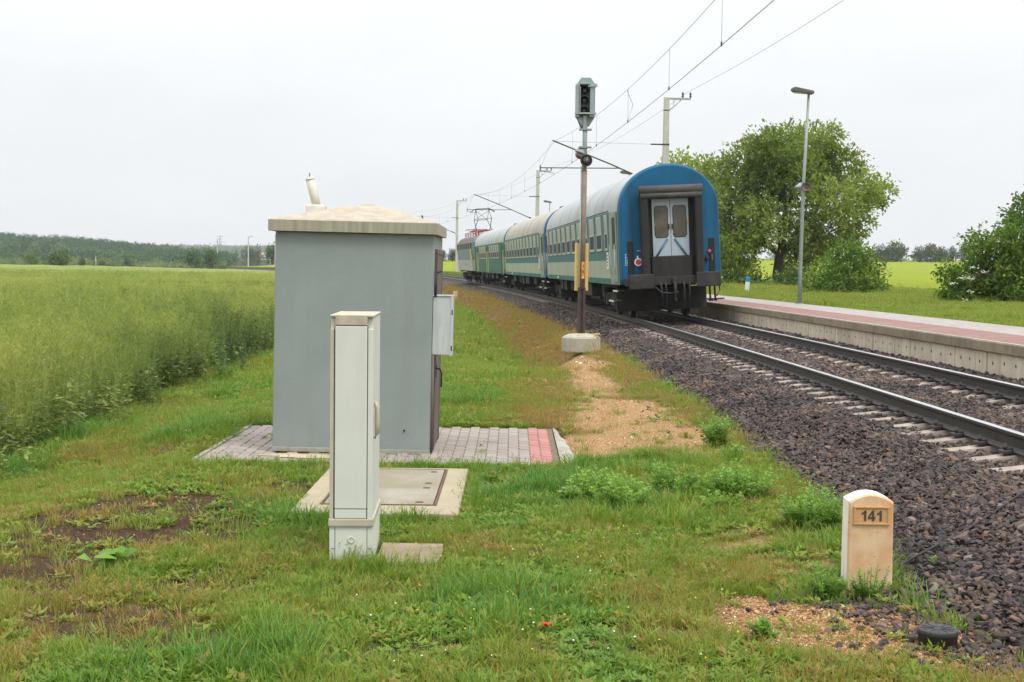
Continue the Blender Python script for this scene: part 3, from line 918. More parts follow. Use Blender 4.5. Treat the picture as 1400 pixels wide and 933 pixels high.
for s in (-1, 1):
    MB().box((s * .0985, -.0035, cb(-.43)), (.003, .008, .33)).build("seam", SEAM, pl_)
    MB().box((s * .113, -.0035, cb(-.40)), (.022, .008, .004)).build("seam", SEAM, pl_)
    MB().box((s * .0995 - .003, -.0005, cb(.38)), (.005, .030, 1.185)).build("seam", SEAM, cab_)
lk = MB().lathe([(.021, 0), (.021, .006), (.017, .008), (.016, .004)], n=20, M=Matrix.Translation((.002, -.006, cb(-.345))) @ Matrix.Rotation(PI / 2, 4, 'X'))
lk.build("lock", CABG, pl_)
m = MB()
m.tube([(W2 + .001, .12, cb(.50)), (W2 + .016, .12, cb(.46)), (W2 + .018, .12, cb(.37)), (W2 + .016, .12, cb(.30)), (W2 + .001, .12, cb(.27))], [.010, .014, .016, .014, .010], 8)
m.build("grip", CABE, cab_)

# ------------------------------------------------------------------ cable chamber with its steel cover, small slab
FRAMEC = solid("chamber_concrete", (.34, .285, .195), .92, 0, .1, 3.5, (.34, .28, .19), .5, False, .1, 70)
COVER = solid("weathered_cover_plate", (.245, .212, .145), .75, 0, .14, 2.2, (.38, .37, .34), .6, False, .05, 60)
ch_ = empty("cable_chamber", (-.985, 11.08, -.50), 0, "square concrete cable chamber with weathered metal cover set flush in front of the hut", "manhole")
x0, x1, y0, y1 = -.62, .61, -1.16, 1.12
cx0, cx1, cy0, cy1 = -.44, .43, -.81, 1.02
m = MB(); zt, zb = .055, -.2
outer = [(x0, y0), (x1 - .05, y0), (x1, y0 + .12), (x1 + .02, y0 + .5), (x1, y1), (x0 - .03, y1)]
for (a, b_, c_, d_) in ((x0, x1, y0, cy0), (x0, x1, cy1, y1), (x0, cx0, cy0 + .001, cy1 - .001), (cx1, x1, cy0 + .001, cy1 - .001)):
    m.box(((a + b_) / 2, (c_ + d_) / 2, (zt + zb) / 2), (b_ - a, d_ - c_, zt - zb), ch=.012)
m.build("concrete_frame", FRAMEC, ch_)
RUST = solid("rusty_edge", (.14, .085, .055), .85, .2, .3, 12, (.24, .12, .06), .5)
m = MB()
for (a, b_, c_, d_) in ((cx0, cx1, cy0, cy0 + .016), (cx0, cx1, cy1 - .016, cy1), (cx0, cx0 + .016, cy0 + .017, cy1 - .017), (cx1 - .016, cx1, cy0 + .017, cy1 - .017)):
    m.box(((a + b_) / 2, (c_ + d_) / 2, -.02), (b_ - a, d_ - c_, .162))
m.build("angle_frame", RUST, ch_)
cv = MB().box(((cx0 + cx1) / 2, (cy0 + cy1) / 2, .045), (cx1 - cx0 - .05, cy1 - cy0 - .05, .03), ch=.004).build("metal_cover", COVER, ch_)
for (a, b_) in ((.30, -.70), (.31, -.02), (.31, .22), (.32, .85)):
    MB().box((a, b_, .0605), (.055, .05, .003), ch=.001).box((a, b_, .0622), (.02, .02, .002)).build("lifting_eye", STEEL_DARK, cv)
sl_ = MB()
ring = [(-.82, 8.34), (-.45, 8.36), (-.425, 8.6), (-.435, 8.96), (-.83, 8.98)]
sl_.prism(ring, 2, -.62, -.468)
o = sl_.build("concrete_slab", solid("small_slab_brown", (.25, .195, .125), .9, 0, .15, 5, (.56, .49, .36), .5, False, .12, 60))
tag(o, "small damp brownish concrete slab lying in grass beside the tall cabinet", "slab")

# ------------------------------------------------------------------ kilometre stone "141"
def stone_paint():
    m, t, b = mk("kilometre_stone_paint")
    o = objco(t)
    n1 = noise(t, o, 5, 6, .65); n2 = noise(t, o, 60, 4); n3 = noise(t, scaled(t, o, (7, 7, 1.6)), 2.0, 5)
    c = ramp(t, n3, [(.3, (.62, .45, .27)), (.6, (.69, .55, .38)), (.8, (.76, .66, .51))])
    c = mixc(t, ramp(t, n1, [(.38, .15), (.64, .8)]), c, (.56, .27, .095))
    c = mixc(t, ramp(t, n2, [(.66, 0), (.72, .8)]), c, (.25, .12, .06))
    t.links.new(c, b.inputs["Base Color"]); b.inputs["Roughness"].default_value = .85
    bump(t, b, n2, .2, .004)
    return m
KS = stone_paint()
KSW = solid("kilometre_stone_white_side", (.80, .76, .68), .85, 0, .08, 8, (.60, .38, .2), .4, True, .06, 60)
KSO = solid("kilometre_stone_panel", (.50, .29, .12), .85, 0, .15, 14, (.62, .42, .22), .5, False, .06, 60)
def km_stone(loc, rz, wd, hgt, num, label, group=None):
    r = empty("kilometre_stone", loc, rz, label, "milestone", group)
    a = wd / 2; dp = .17
    arc = []
    for k in range(13):
        t = k / 12; xx = a * .97 - 2 * a * .97 * t
        arc.append((xx, hgt - .045 + .045 * (1 - (xx / (a * .97)) ** 2)))
    poly = [(-a, -.15), (a, -.15)] + arc
    m = MB(); n = len(poly); ch = .012
    v = [(x * .93, 0, z if z < 0 else z - .010) for x, z in poly] + [(x, ch, z) for x, z in poly] + [(x, dp, z) for x, z in poly]
    f = [tuple(range(n)), tuple(range(2 * n, 3 * n))[::-1]]
    mi = [0, 0]
    for i in range(n):
        j = (i + 1) % n
        f.append((i, j, n + j, n + i)); f.append((n + i, n + j, 2 * n + j, 2 * n + i)); mi += [0, 1]
    for ff, mm in zip(f, mi): m.add(v, [ff], mm)
    bm_ = m.mesh("body", [KS, KSW])
    bm2 = bmesh.new(); bm2.from_mesh(bm_); bmesh.ops.remove_doubles(bm2, verts=bm2.verts[:], dist=1e-5); bmesh.ops.recalc_face_normals(bm2, faces=bm2.faces[:]); bm2.to_mesh(bm_); bm2.free()
    body = link("body", bm_, r)
    if num:
        # number panel: a raised moulding with the number inside
        pw, ph, pz = .094 * wd / .26, .047 * wd / .26, hgt - .125
        pn = MB().box((0, -.002, pz), (2 * pw, .008, 2 * ph), ch=.002).build("number_panel", KSO, r)
        fr = MB()
        for (c_, d_) in (((0, -.005, pz + ph), (2 * pw + .018, .014, .010)), ((0, -.005, pz - ph), (2 * pw + .018, .014, .010)), ((-pw, -.005, pz), (.010, .0135, 2 * ph - .011)), ((pw, -.005, pz), (.010, .0135, 2 * ph - .011))):
            fr.box(c_, d_, ch=.002)
        fr.build("panel_moulding", KSO, r)
        NB = solid("number_black", (.045, .042, .045), .7, 0, .2, 30, (.2, .12, .06), .3)
        def digit(polys, x):
            m = MB()
            for q in polys: m.prism([(x + a, pz + b_) for a, b_ in q], 1, -.0095, -.005)
            m.build("digit", NB, r)
        one = [[(.001, -.031), (.013, -.031), (.013, .031), (.004, .031), (.001, .026)], [(.001, .026), (-.003, .021), (-.013, .016), (-.013, .006), (.001, .012)]]
        four = [[(.004, -.031), (.015, -.031), (.015, .031), (.004, .031)], [(.0041, .031), (-.020, -.007), (-.010, -.007), (.0041, .016)], [(-.020, -.0071), (-.020, -.018), (.0039, -.018), (.0039, -.0071)], [(.0151, -.0071), (.0151, -.018), (.022, -.018), (.022, -.0071)]]
        digit(one, -.044); digit(four, -.001); digit(one, .046)
    return r
km_stone((2.11, 8.01, -.535), -.03, .268, .578, "141", "orange stained white kilometre stone numbered 141 at the ballast edge")
km_stone((-4.02, 97.5, float(gz(-4.02, 97.5)) - .02), .05, .34, .62, None, "small pale distance stone far along the ballast beside the locomotive")
# ------------------------------------------------------------------ black drain cap in the foreground
dc = empty("drain_cap", (2.137, 6.80, -.53), .3, "round black ribbed plastic cap on a pipe stub in the lower right gravel", "cap")
PLB = solid("black_plastic", (.03, .029, .032), .6, 0, .2, 12, (.12, .10, .085), .5, False, .05, 60)
m = MB().lathe([(.094, -.08), (.095, .070), (.099, .072), (.099, .098), (.096, .1005), (.03, .1005)], n=36)
m.build("cap", PLB, dc)
m = MB()
for k in range(12):
    m.box((.052, 0, .1015), (.06, .0035, .003), M=Matrix.Rotation(k * PI / 6, 4, 'Z'))
for k in range(5):
    m.tube([(.028 * math.cos(a), .028 * math.sin(a), .1005) for a in (k, k + .6)], .002, 4)
m.build("ribs", PLB, dc)

# ------------------------------------------------------------------ railway signal
SX, SY = 1.50, 30.0
sig = empty("railway_signal", (SX, SY, -.40), 0, "three lamp railway signal on a rusty mast with yellow boards beside the track", "signal")
SIGG = solid("signal_grey_paint", (.27, .33, .335), .6, .1, .07, 3, (.18, .17, .15), .35, True, .02, 60)
MASTB = solid("signal_mast_rusty", (.215, .17, .13), .75, .1, .18, 5, (.10, .06, .045), .6, True, .08, 60)
MASTD = solid("signal_mast_dark", (.065, .045, .042), .85, .1, .25, 7, (.12, .07, .05), .5, True, .08, 60)
FOOTC = solid("signal_foot_concrete", (.40, .375, .30), .92, 0, .15, 4, (.30, .19, .09), .7, False, .1, 60)
prof = [(.42, -.05), (.42, .235), (.40, .25), (.395, .262), (.28, .315), (.12, .335)]
ft = MB().lathe(prof, n=10, smooth=False).build("concrete_foot", FOOTC, sig)
ft.scale = (1, .9, 1)
m = MB()
for k in range(9):
    a = k * 2.4; rr_ = .15 + .02 * k
    m.box((rr_ * math.cos(a) + .08, rr_ * math.sin(a) * .6 - .1, .335 - rr_ * .16), (.14, .09, .035), M=Matrix.Rotation(.1 * math.sin(3 * k), 4, 'Y'), ch=.012)
m.build("broken_cap", solid("ochre_mortar", (.52, .37, .20), .95, 0, .15, 8, (.30, .17, .08), .5, False, .1, 50), ft)
zz = lambda z: z + .40
m = MB()
for s in (-1, 1): m.box((s * .055, 0, zz(.42)), (.055, .12, 1.02), ch=.006)
m.box((0, .0, zz(.42)), (.06, .05, 1.0))
m.build("mast_foot_channel", MASTD, sig)
MB().tube([(0, 0, zz(.90)), (.02, 0, zz(3.45))], [.066, .062], 14).build("lower_mast", MASTB, sig)
MB().tube([(.02, 0, zz(3.45)), (.025, 0, zz(4.62))], .052, 14).build("upper_mast", SIGG, sig)
m = MB()
for k in range(26): m.tube([(-.055, -.04, zz(1.0 + k * .1)), (-.052, -.052, zz(1.05 + k * .1))], .010, 6)
m.tube([(-.055, -.045, zz(.0)), (-.05, -.045, zz(3.5))], .012, 6)
m.build("cable", GALV, sig)
YEL = solid("faded_yellow_board", (.66, .48, .17), .65, 0, .12, 3, (.50, .26, .06), .6, True, .04, 60)
ORN = solid("orange_plate", (.78, .33, .045), .6, 0, .1, 8, (.4, .18, .05), .3)
for s, xw, xc_ in ((-1, .105, -.106), (1, .085, .096)):
    MB().box((xc_, .045, zz(1.37)), (xw, .018, 1.03), ch=.008).build("marker_board", YEL, sig)
for z_ in (1.0, 1.75): MB().box((0, .062, zz(z_)), (.26, .012, .04)).build("board_clamp", STEEL_DARK, sig)
pl_ = MB().box((.018, -.075, zz(1.30)), (.062, .012, .36), ch=.003).build("number_plate", ORN, sig)
DIG = solid("plate_black_paint", (.05, .03, .02), .7)
m = MB()
# upper glyph: a stroke with a hook; lower glyph: a four-like mark
m.box((.020, -.083, zz(1.385)), (.012, .004, .09)).box((.030, -.083, zz(1.39)), (.022, .0038, .012))
m.box((.028, -.083, zz(1.27)), (.012, .004, .09)).box((.014, -.083, zz(1.255)), (.036, .0038, .013)).box((.006, -.083, zz(1.285)), (.012, .0042, .05)).box((.016, -.083, zz(1.20)), (.012, .004, .035))
m.build("plate_digits", DIG, pl_)
# head: cabinet with pointed top, three hooded lamps in a dark recess, guard bars
hz = 4.98
def hexo(s, z0_, z1_):
    return [(-.20 * s, z0_), (-.09 * s, z0_ - .18), (.09 * s, z0_ - .18), (.20 * s, z0_), (.20 * s, z1_ - .14), (.10 * s, z1_), (-.10 * s, z1_), (-.20 * s, z1_ - .14)]
hd = MB()
poly = hexo(1, zz(4.60), zz(5.44))
inner = [(-.115, zz(4.60)), (.115, zz(4.60)), (.115, zz(5.20)), (.07, zz(5.27)), (-.07, zz(5.27)), (-.115, zz(5.20))]
hd.prism(poly, 1, .0, .20)
hd.build("signal_head", SIGG, sig).location = (.03, 0, 0)
hdo = sig.children[-1]
m = MB()
m.prism([(x * 1.02, z) for x, z in inner], 1, -.006, .0)
m.build("lamp_recess", solid("recess_dark_grey", (.075, .078, .08), .8, 0, .15, 6), hdo)
m = MB()
for s in (-1, 1):
    m.box((s * .155, -.085, zz(4.93)), (.085, .17, .70), ch=.012)
m.box((0, -.085, zz(5.30)), (.22, .17, .05), ch=.01)
m.build("side_shield", SIGG, hdo)
m = MB()
m.box((0, -.19, zz(4.66)), (.42, .02, .035)).box((-.10, -.19, zz(4.95)), (.014, .014, .55)).box((.17, -.19, zz(5.24)), (.20, .02, .03)).box((.235, -.12, zz(5.24)), (.02, .14, .04)).box((.235, -.12, zz(4.66)), (.02, .14, .04)).box((.235, -.18, zz(5.26)), (.05, .02, .06))
m.build("guard_bar", GALV, hdo)
LENS = solid("dark_lens_glass", (.028, .026, .028), .12, 0, .1, 5)
HOODM = solid("hood_black", (.04, .042, .045), .6, 0, .2, 6)
for z_ in (4.73, 4.95, 5.16):
    g = MB().lathe([(.082, 0), (.07, .012), (.03, .022)], n=20, M=Matrix.Translation((0, -.012, zz(z_))) @ Matrix.Rotation(PI / 2, 4, 'X')).build("lens", LENS, hdo)
    v = []; f = []
    for k in range(13):
        t = PI * (-.1 + 1.2 * k / 12)
        for yv, rv in ((-.01, .095), (-.13, .088)):
            v.append((rv * math.cos(t), yv, zz(z_) + rv * math.sin(t)))
        for yv, rv in ((-.01, .088), (-.13, .081)):
            v.append((rv * math.cos(t), yv, zz(z_) + rv * math.sin(t)))
    for k in range(12):
        a = k * 4; b_ = a + 4
        f += [(a, a + 1, b_ + 1, b_), (a + 2, b_ + 2, b_ + 3, a + 3), (a + 1, a + 3, b_ + 3, b_ + 1)]
    MB().add(v, f, 0, True).build("lamp_hood", HOODM, hdo)
MB().prism([(-.15, zz(4.57)), (.15, zz(4.57)), (.07, zz(4.37)), (-.07, zz(4.37))], 1, .03, .16).build("head_bracket", MASTB, sig)
for z_ in (4.33, 3.95): MB().box((.03, -.0, zz(z_)), (.27, .14, .035), ch=.005).build("mast_collar", SIGG, sig)
lampm = MB()
lampm.lathe([(.125, 0), (.13, .03), (.10, .10), (.05, .16)], n=24, M=Matrix.Translation((.055, -.10, zz(3.66))) @ Matrix.Rotation(-PI / 2, 4, 'X'))
la = lampm.build("round_lamp", HOODM, sig)
MB().lathe([(.098, 0), (.07, .02), (.0, .03)], n=24, M=Matrix.Translation((.055, -.101, zz(3.66))) @ Matrix.Rotation(PI / 2, 4, 'X')).build("lens", LENS, la)
MB().lathe([(.131, 0), (.131, .018), (.110, .02), (.104, .0)], n=24, M=Matrix.Translation((.055, -.099, zz(3.66))) @ Matrix.Rotation(PI / 2, 4, 'X')).build("rim", STEEL_DARK, la)
bl = MB().lathe([(.02, .12), (.07, .11), (.115, .02), (.135, -.02), (.135, -.04)], n=22, M=Matrix.Translation((-.05, .05, zz(3.86))) @ Matrix.Rotation(.35, 4, 'Y')).build("bell_lamp", SIGG, sig)
MB().lathe([(.12, 0), (.10, -.06), (.05, -.10)], n=20, M=Matrix.Translation((-.065, .05, zz(3.80))) @ Matrix.Rotation(.35, 4, 'Y')).build("bell_cup", MASTB, bl)

# ------------------------------------------------------------------ the train
def coach_paint(name, col, dirt=(.12, .10, .08), amt=.35):
    return solid(name, col, .6, 0, .08, .8, dirt, amt, True, .02, 30, 0, .22)
C_BLUE = solid("coach_end_blue", (.006, .102, .215), .6, 0, .16, 1.2, (.02, .045, .06), .75, True, .03, 30, 0, .25)
C_TEAL = coach_paint("coach_teal_band", (.062, .165, .16))
C_TEALB = coach_paint("coach_window_band", (.07, .17, .215))
C_CREAM = coach_paint("coach_pale_band", (.37, .41, .31))
C_ROOF = solid("coach_roof_silver", (.42, .45, .46), .5, .15, .12, .6, (.26, .22, .17), .7, True, .03, 20)
C_ROOFD = solid("coach_roof_weathered", (.45, .42, .37), .65, .05, .12, .6, (.27, .22, .16), .8, True, .03, 20)
C_DOOR = coach_paint("coach_door_grey_green", (.29, .34, .28))
C_GRN = coach_paint("coach_green_side", (.055, .15, .115))
FRAME_AL = solid("window_frame_aluminium", (.48, .48, .45), .45, .5, .1, 6)
FRAME_BL = solid("window_frame_blue", (.055, .16, .22), .5, 0, .1, 6)
def glassmat(name, col, rough=.05):
    m, t, b = mk(name)
    b.inputs["Base Color"].default_value = (*col, 1); b.inputs["Roughness"].default_value = rough
    b.inputs["Specular IOR Level"].default_value = .9
    b.inputs["Coat Weight"].default_value = .6
    b.inputs["Coat Roughness"].default_value = .03
    MATS[name] = m
    return m
GL_UP = glassmat("window_glass_sky_pale", (.33, .37, .36), .3)  # sky reflection painted into a pale grey base colour
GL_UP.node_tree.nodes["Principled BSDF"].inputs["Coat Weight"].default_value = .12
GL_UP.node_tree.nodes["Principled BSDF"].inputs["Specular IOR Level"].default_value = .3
GL_LO = glassmat("window_glass_dark", (.030, .025, .022), .5)
GL_LO.node_tree.nodes["Principled BSDF"].inputs["Coat Weight"].default_value = .03
GL_LO.node_tree.nodes["Principled BSDF"].inputs["Specular IOR Level"].default_value = .12
END_DARK = solid("gangway_rubber", (.013, .0125, .0125), .8, 0, .25, 3, (.07, .055, .045), .4, True, .08, 30)
BUFF = solid("buffer_plate", (.026, .024, .023), .75, .1, .25, 3, (.10, .08, .06), .5, False, .06, 40)
EDOOR = solid("end_door_white", (.35, .41, .46), .5, 0, .06, 2, (.22, .24, .25), .4, True, .02, 30)
BRACE = solid("end_door_blue_brace", (.055, .15, .21), .5, 0, .1, 4)
WHEEL = solid("wheel_steel", (.045, .038, .034), .6, .3, .3, 6)
STEPW = solid("step_edge_white", (.62, .58, .50), .7, 0, .2, 10, (.25, .15, .08), .5)
REDM = solid("tail_disc_red", (.52, .045, .045), .5, 0, .08, 10)
WHM = solid("tail_disc_white", (.78, .78, .76), .5, 0, .05, 10)
def body_profile(hw, zb, ze, zt):
    """half outline from the sill up to the roof centre"""
    p = [(hw - .01, zb), (hw, zb + .16), (hw, 1.60), (hw, 1.92), (hw - .008, ze)]
    n = 12
    for k in range(1, n + 1):
        a = PI / 2 * k / n
        p.append(((hw - .008) * math.cos(a) ** .97, ze + (zt - ze) * math.sin(a) ** 1.0))
    p[-1] = (0, zt)
    return p
def coach_body(L, mats, end_len=.42):
    """mats: 0 blue end, 1 teal, 2 cream, 3 window band, 4 roof, 5 vestibule, 6 under"""
    secs = [(0, 1.27, -.07), (.05, 1.305, -.02), (.14, 1.32, 0), (end_len, 1.325, 0), (end_len + .012, 1.325, 0), (1.45, 1.345, 0), (1.62, 1.40, 0), (1.632, 1.41, 0)]
    secs = secs + [(L - y, h, d) for y, h, d in reversed(secs)]
    v = []; f = []; mi = []
    rows = []
    for y, hw, d in secs:
        pr = body_profile(hw, .95 - d * .4, 2.90, 4.07 + d)
        full = [(-x, z) for x, z in pr] + [(x, z) for x, z in reversed(pr[:-1])]
        b0 = len(v); v += [(x, y, z) for x, z in full]; rows.append((b0, len(full)))
    n = rows[0][1]
    for i in range(len(secs) - 1):
        ya, yb_ = secs[i][0], secs[i + 1][0]
        ym = (ya + yb_) / 2
        for k in range(n - 1):
            f.append((rows[i][0] + k, rows[i][0] + k + 1, rows[i + 1][0] + k + 1, rows[i + 1][0] + k))
            kk_ = min(k, n - 2 - k)
            end = ym < end_len + .005 or ym > L - end_len - .005
            vest = (end_len < ym < 1.6) or (L - 1.6 < ym < L - end_len)
            if end: q = 0
            elif kk_ >= 4: q = 4
            elif vest: q = 5
            else: q = (1, 2, 1, 3)[kk_]
            mi.append(q)
        f.append((rows[i][0], rows[i + 1][0], rows[i + 1][0] + n - 1, rows[i][0] + n - 1)); mi.append(6)
    f.append(tuple(range(n))[::-1]); mi.append(0)
    e = rows[-1][0]; f.append(tuple(range(e, e + n))); mi.append(0)
    mb = MB()
    mb.v = v; mb.f = f; mb.m = mi; mb.sm = [False] * len(f)
    for idx in range(len(f)):
        if mi[idx] in (4, 0) and len(f[idx]) == 4: mb.sm[idx] = True
    return mb.mesh("body", mats)
def frame_shape(x, w, z0_, z1_, t, out=.024):
    """window frame standing proud of the left side: list of boxes"""
    m = MB()
    for (yc, zc_, dy, dz) in ((0, z1_ - t / 2, w, t), (0, z0_ + t / 2, w, t), (-w / 2 + t / 2, (z0_ + z1_) / 2, t, z1_ - z0_ - 2 * t), (w / 2 - t / 2, (z0_ + z1_) / 2, t, z1_ - z0_ - 2 * t)):
        m.box((x - out / 2 + .004, yc, zc_), (out, dy, dz))
    return m
def place(root, y0_, y1_):
    """stand a vehicle on the track between two points of the line"""
    a = tp(y0_, 0, 0) ; b = tp(y1_, 0, 0)
    pa = Vector((a.x, a.y, a.z)); fw = (Vector((b.x, b.y, b.z)) - pa).normalized()
    rt = Vector((fw.y, -fw.x, TILT)).normalized()
    up = rt.cross(fw).normalized(); rt = fw.cross(up).normalized()
    root.matrix_world = Matrix(((rt.x, fw.x, up.x, pa.x), (rt.y, fw.y, up.y, pa.y), (rt.z, fw.z, up.z, pa.z), (0, 0, 0, 1)))
WM = {}
def window(parent, y, wd=1.20, z0_=1.90, z1_=2.86, fmat=None, x=-1.412):
    key = (wd, z0_, z1_, fmat.name, x)
    if key not in WM:
        zm = z0_ + (z1_ - z0_) * .47
        fr = frame_shape(x, wd, z0_, z1_, .045)
        fr.box((x - .010, 0, zm), (.018, wd - .091, .05))
        sill = MB().box((x - .014, 0, z0_ - .012), (.03, wd + .02, .024)).mesh("sill", FRAME_AL)
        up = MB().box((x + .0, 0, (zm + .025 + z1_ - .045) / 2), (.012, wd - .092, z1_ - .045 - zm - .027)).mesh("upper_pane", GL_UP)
        lo = MB().box((x - .0, 0, (zm - .025 + z0_ + .045) / 2), (.012, wd - .092, zm - .025 - z0_ - .047)).mesh("lower_pane", GL_LO)
        WM[key] = (fr.mesh("window", fmat), sill, up, lo)
    a, s_, u_, l_ = WM[key]
    wo = link("window", a, parent); wo.location = (0, y, 0)
    link("sill", s_, wo); link("lower_pane", l_, wo)
    up_ = link("upper_pane", u_, wo); zc_ = (z0_ + z1_) / 2 + .24; up_.matrix_local = Matrix.Translation((x - .006, 0, zc_)) @ Matrix.Rotation(math.radians(-3.5), 4, "Y") @ Matrix.Translation((-x, 0, -zc_))  # upper pane tipped back so that it mirrors the sky
    return wo
def bogie(parent, y):
    m = MB()
    for s in (-1, 1):
        m.box((s * 1.02, 0, .55), (.12, 3.2, .22), ch=.02)
        m.box((s * 1.04, 0, .42), (.16, .9, .25), ch=.02)
        for yy in (-1.25, 1.25):
            m.box((s * 1.04, yy, .46), (.2, .34, .34), ch=.03)
            for q in (-.28, .28): m.tube([(s * 1.06, yy + q, .35), (s * 1.06, yy + q, .62)], .07, 8)
        m.tube([(s * 1.0, -.4, .62), (s * 1.0, .4, .62)], .09, 8)
    m.box((0, 0, .55), (2.0, .5, .3)).box((0, -1.72, .50), (2.5, .14, .62), ch=.02).box((0, 1.72, .56), (2.3, .14, .46), ch=.02)  # end beams: wide black plates added for the shade under the vehicle
    b = m.build("bogie", UNDER, parent); b.location = (0, y, 0)
    for yy in (-1.25, 1.25):
        wm = MB()
        for s in (-1, 1):
            wm.lathe([(.46, -.02), (.49, .0), (.46, .03), (.46, .11), (.40, .12), (.15, .10)], n=24, M=Matrix.Translation((s * .70, yy, .46)) @ Matrix.Rotation(s * PI / 2, 4, 'Y'))
        wm.tube([(-.7, yy, .46), (.7, yy, .46)], .09, 10)
        wm.build("wheelset", WHEEL, b)
    return b
def side_door(parent, y, z0_=1.02, z1_=2.88, wd=.86, mat=None, x=-1.335):
    d = MB().box((x - .012, 0, (z0_ + z1_) / 2), (.03, wd, z1_ - z0_), ch=.008).build("door", mat, parent); d.location = (0, y, 0)
    m = frame_shape(x - .026, .50, 1.90, 2.74, .04, .02); m.build("window_frame", STEEL_DARK, d)
    MB().box((x - .030, 0, 2.32), (.010, .42, .76)).build("pane", GL_LO, d)
    MB().tube([(x - .03, -.34, 1.75), (x - .06, -.34, 1.72), (x - .06, -.34, 1.60), (x - .03, -.34, 1.57)], .012, 6).build("handle", GALV, d)
    return d
def undergear(parent, L, seed):
    r = random.Random(seed)
    y = 5.2; i = 0
    while y < L - 6:
        wd = r.uniform(.8, 2.0); h = r.uniform(.28, .42)
        m = MB().box((-.9 + r.uniform(-.05, .2), y + wd / 2, .92 - h / 2), (.75, wd, h), ch=.02)
        m.tube([(-1.1, y + wd + .05, .85), (-1.1, y + wd + .25, .85)], .05, 8)
        m.build("equipment_box", UNDER, parent)
        y += wd + r.uniform(.2, .7)
    MB().box((0, L / 2, .90), (2.2, L - 5, .16)).build("underframe", UNDER, parent)
def buffers(parent, y, s):
    for xs in (-.875, .875):
        m = MB().tube([(xs, y, 1.02), (xs, y - s * .42, 1.02)], [.15, .11], 14)
        m.build("buffer_shank", UNDER, parent)
        MB().box((xs, y - s * .45, 1.02), (.64, .06, .38), ch=.03).build("buffer_head", BUFF, parent)
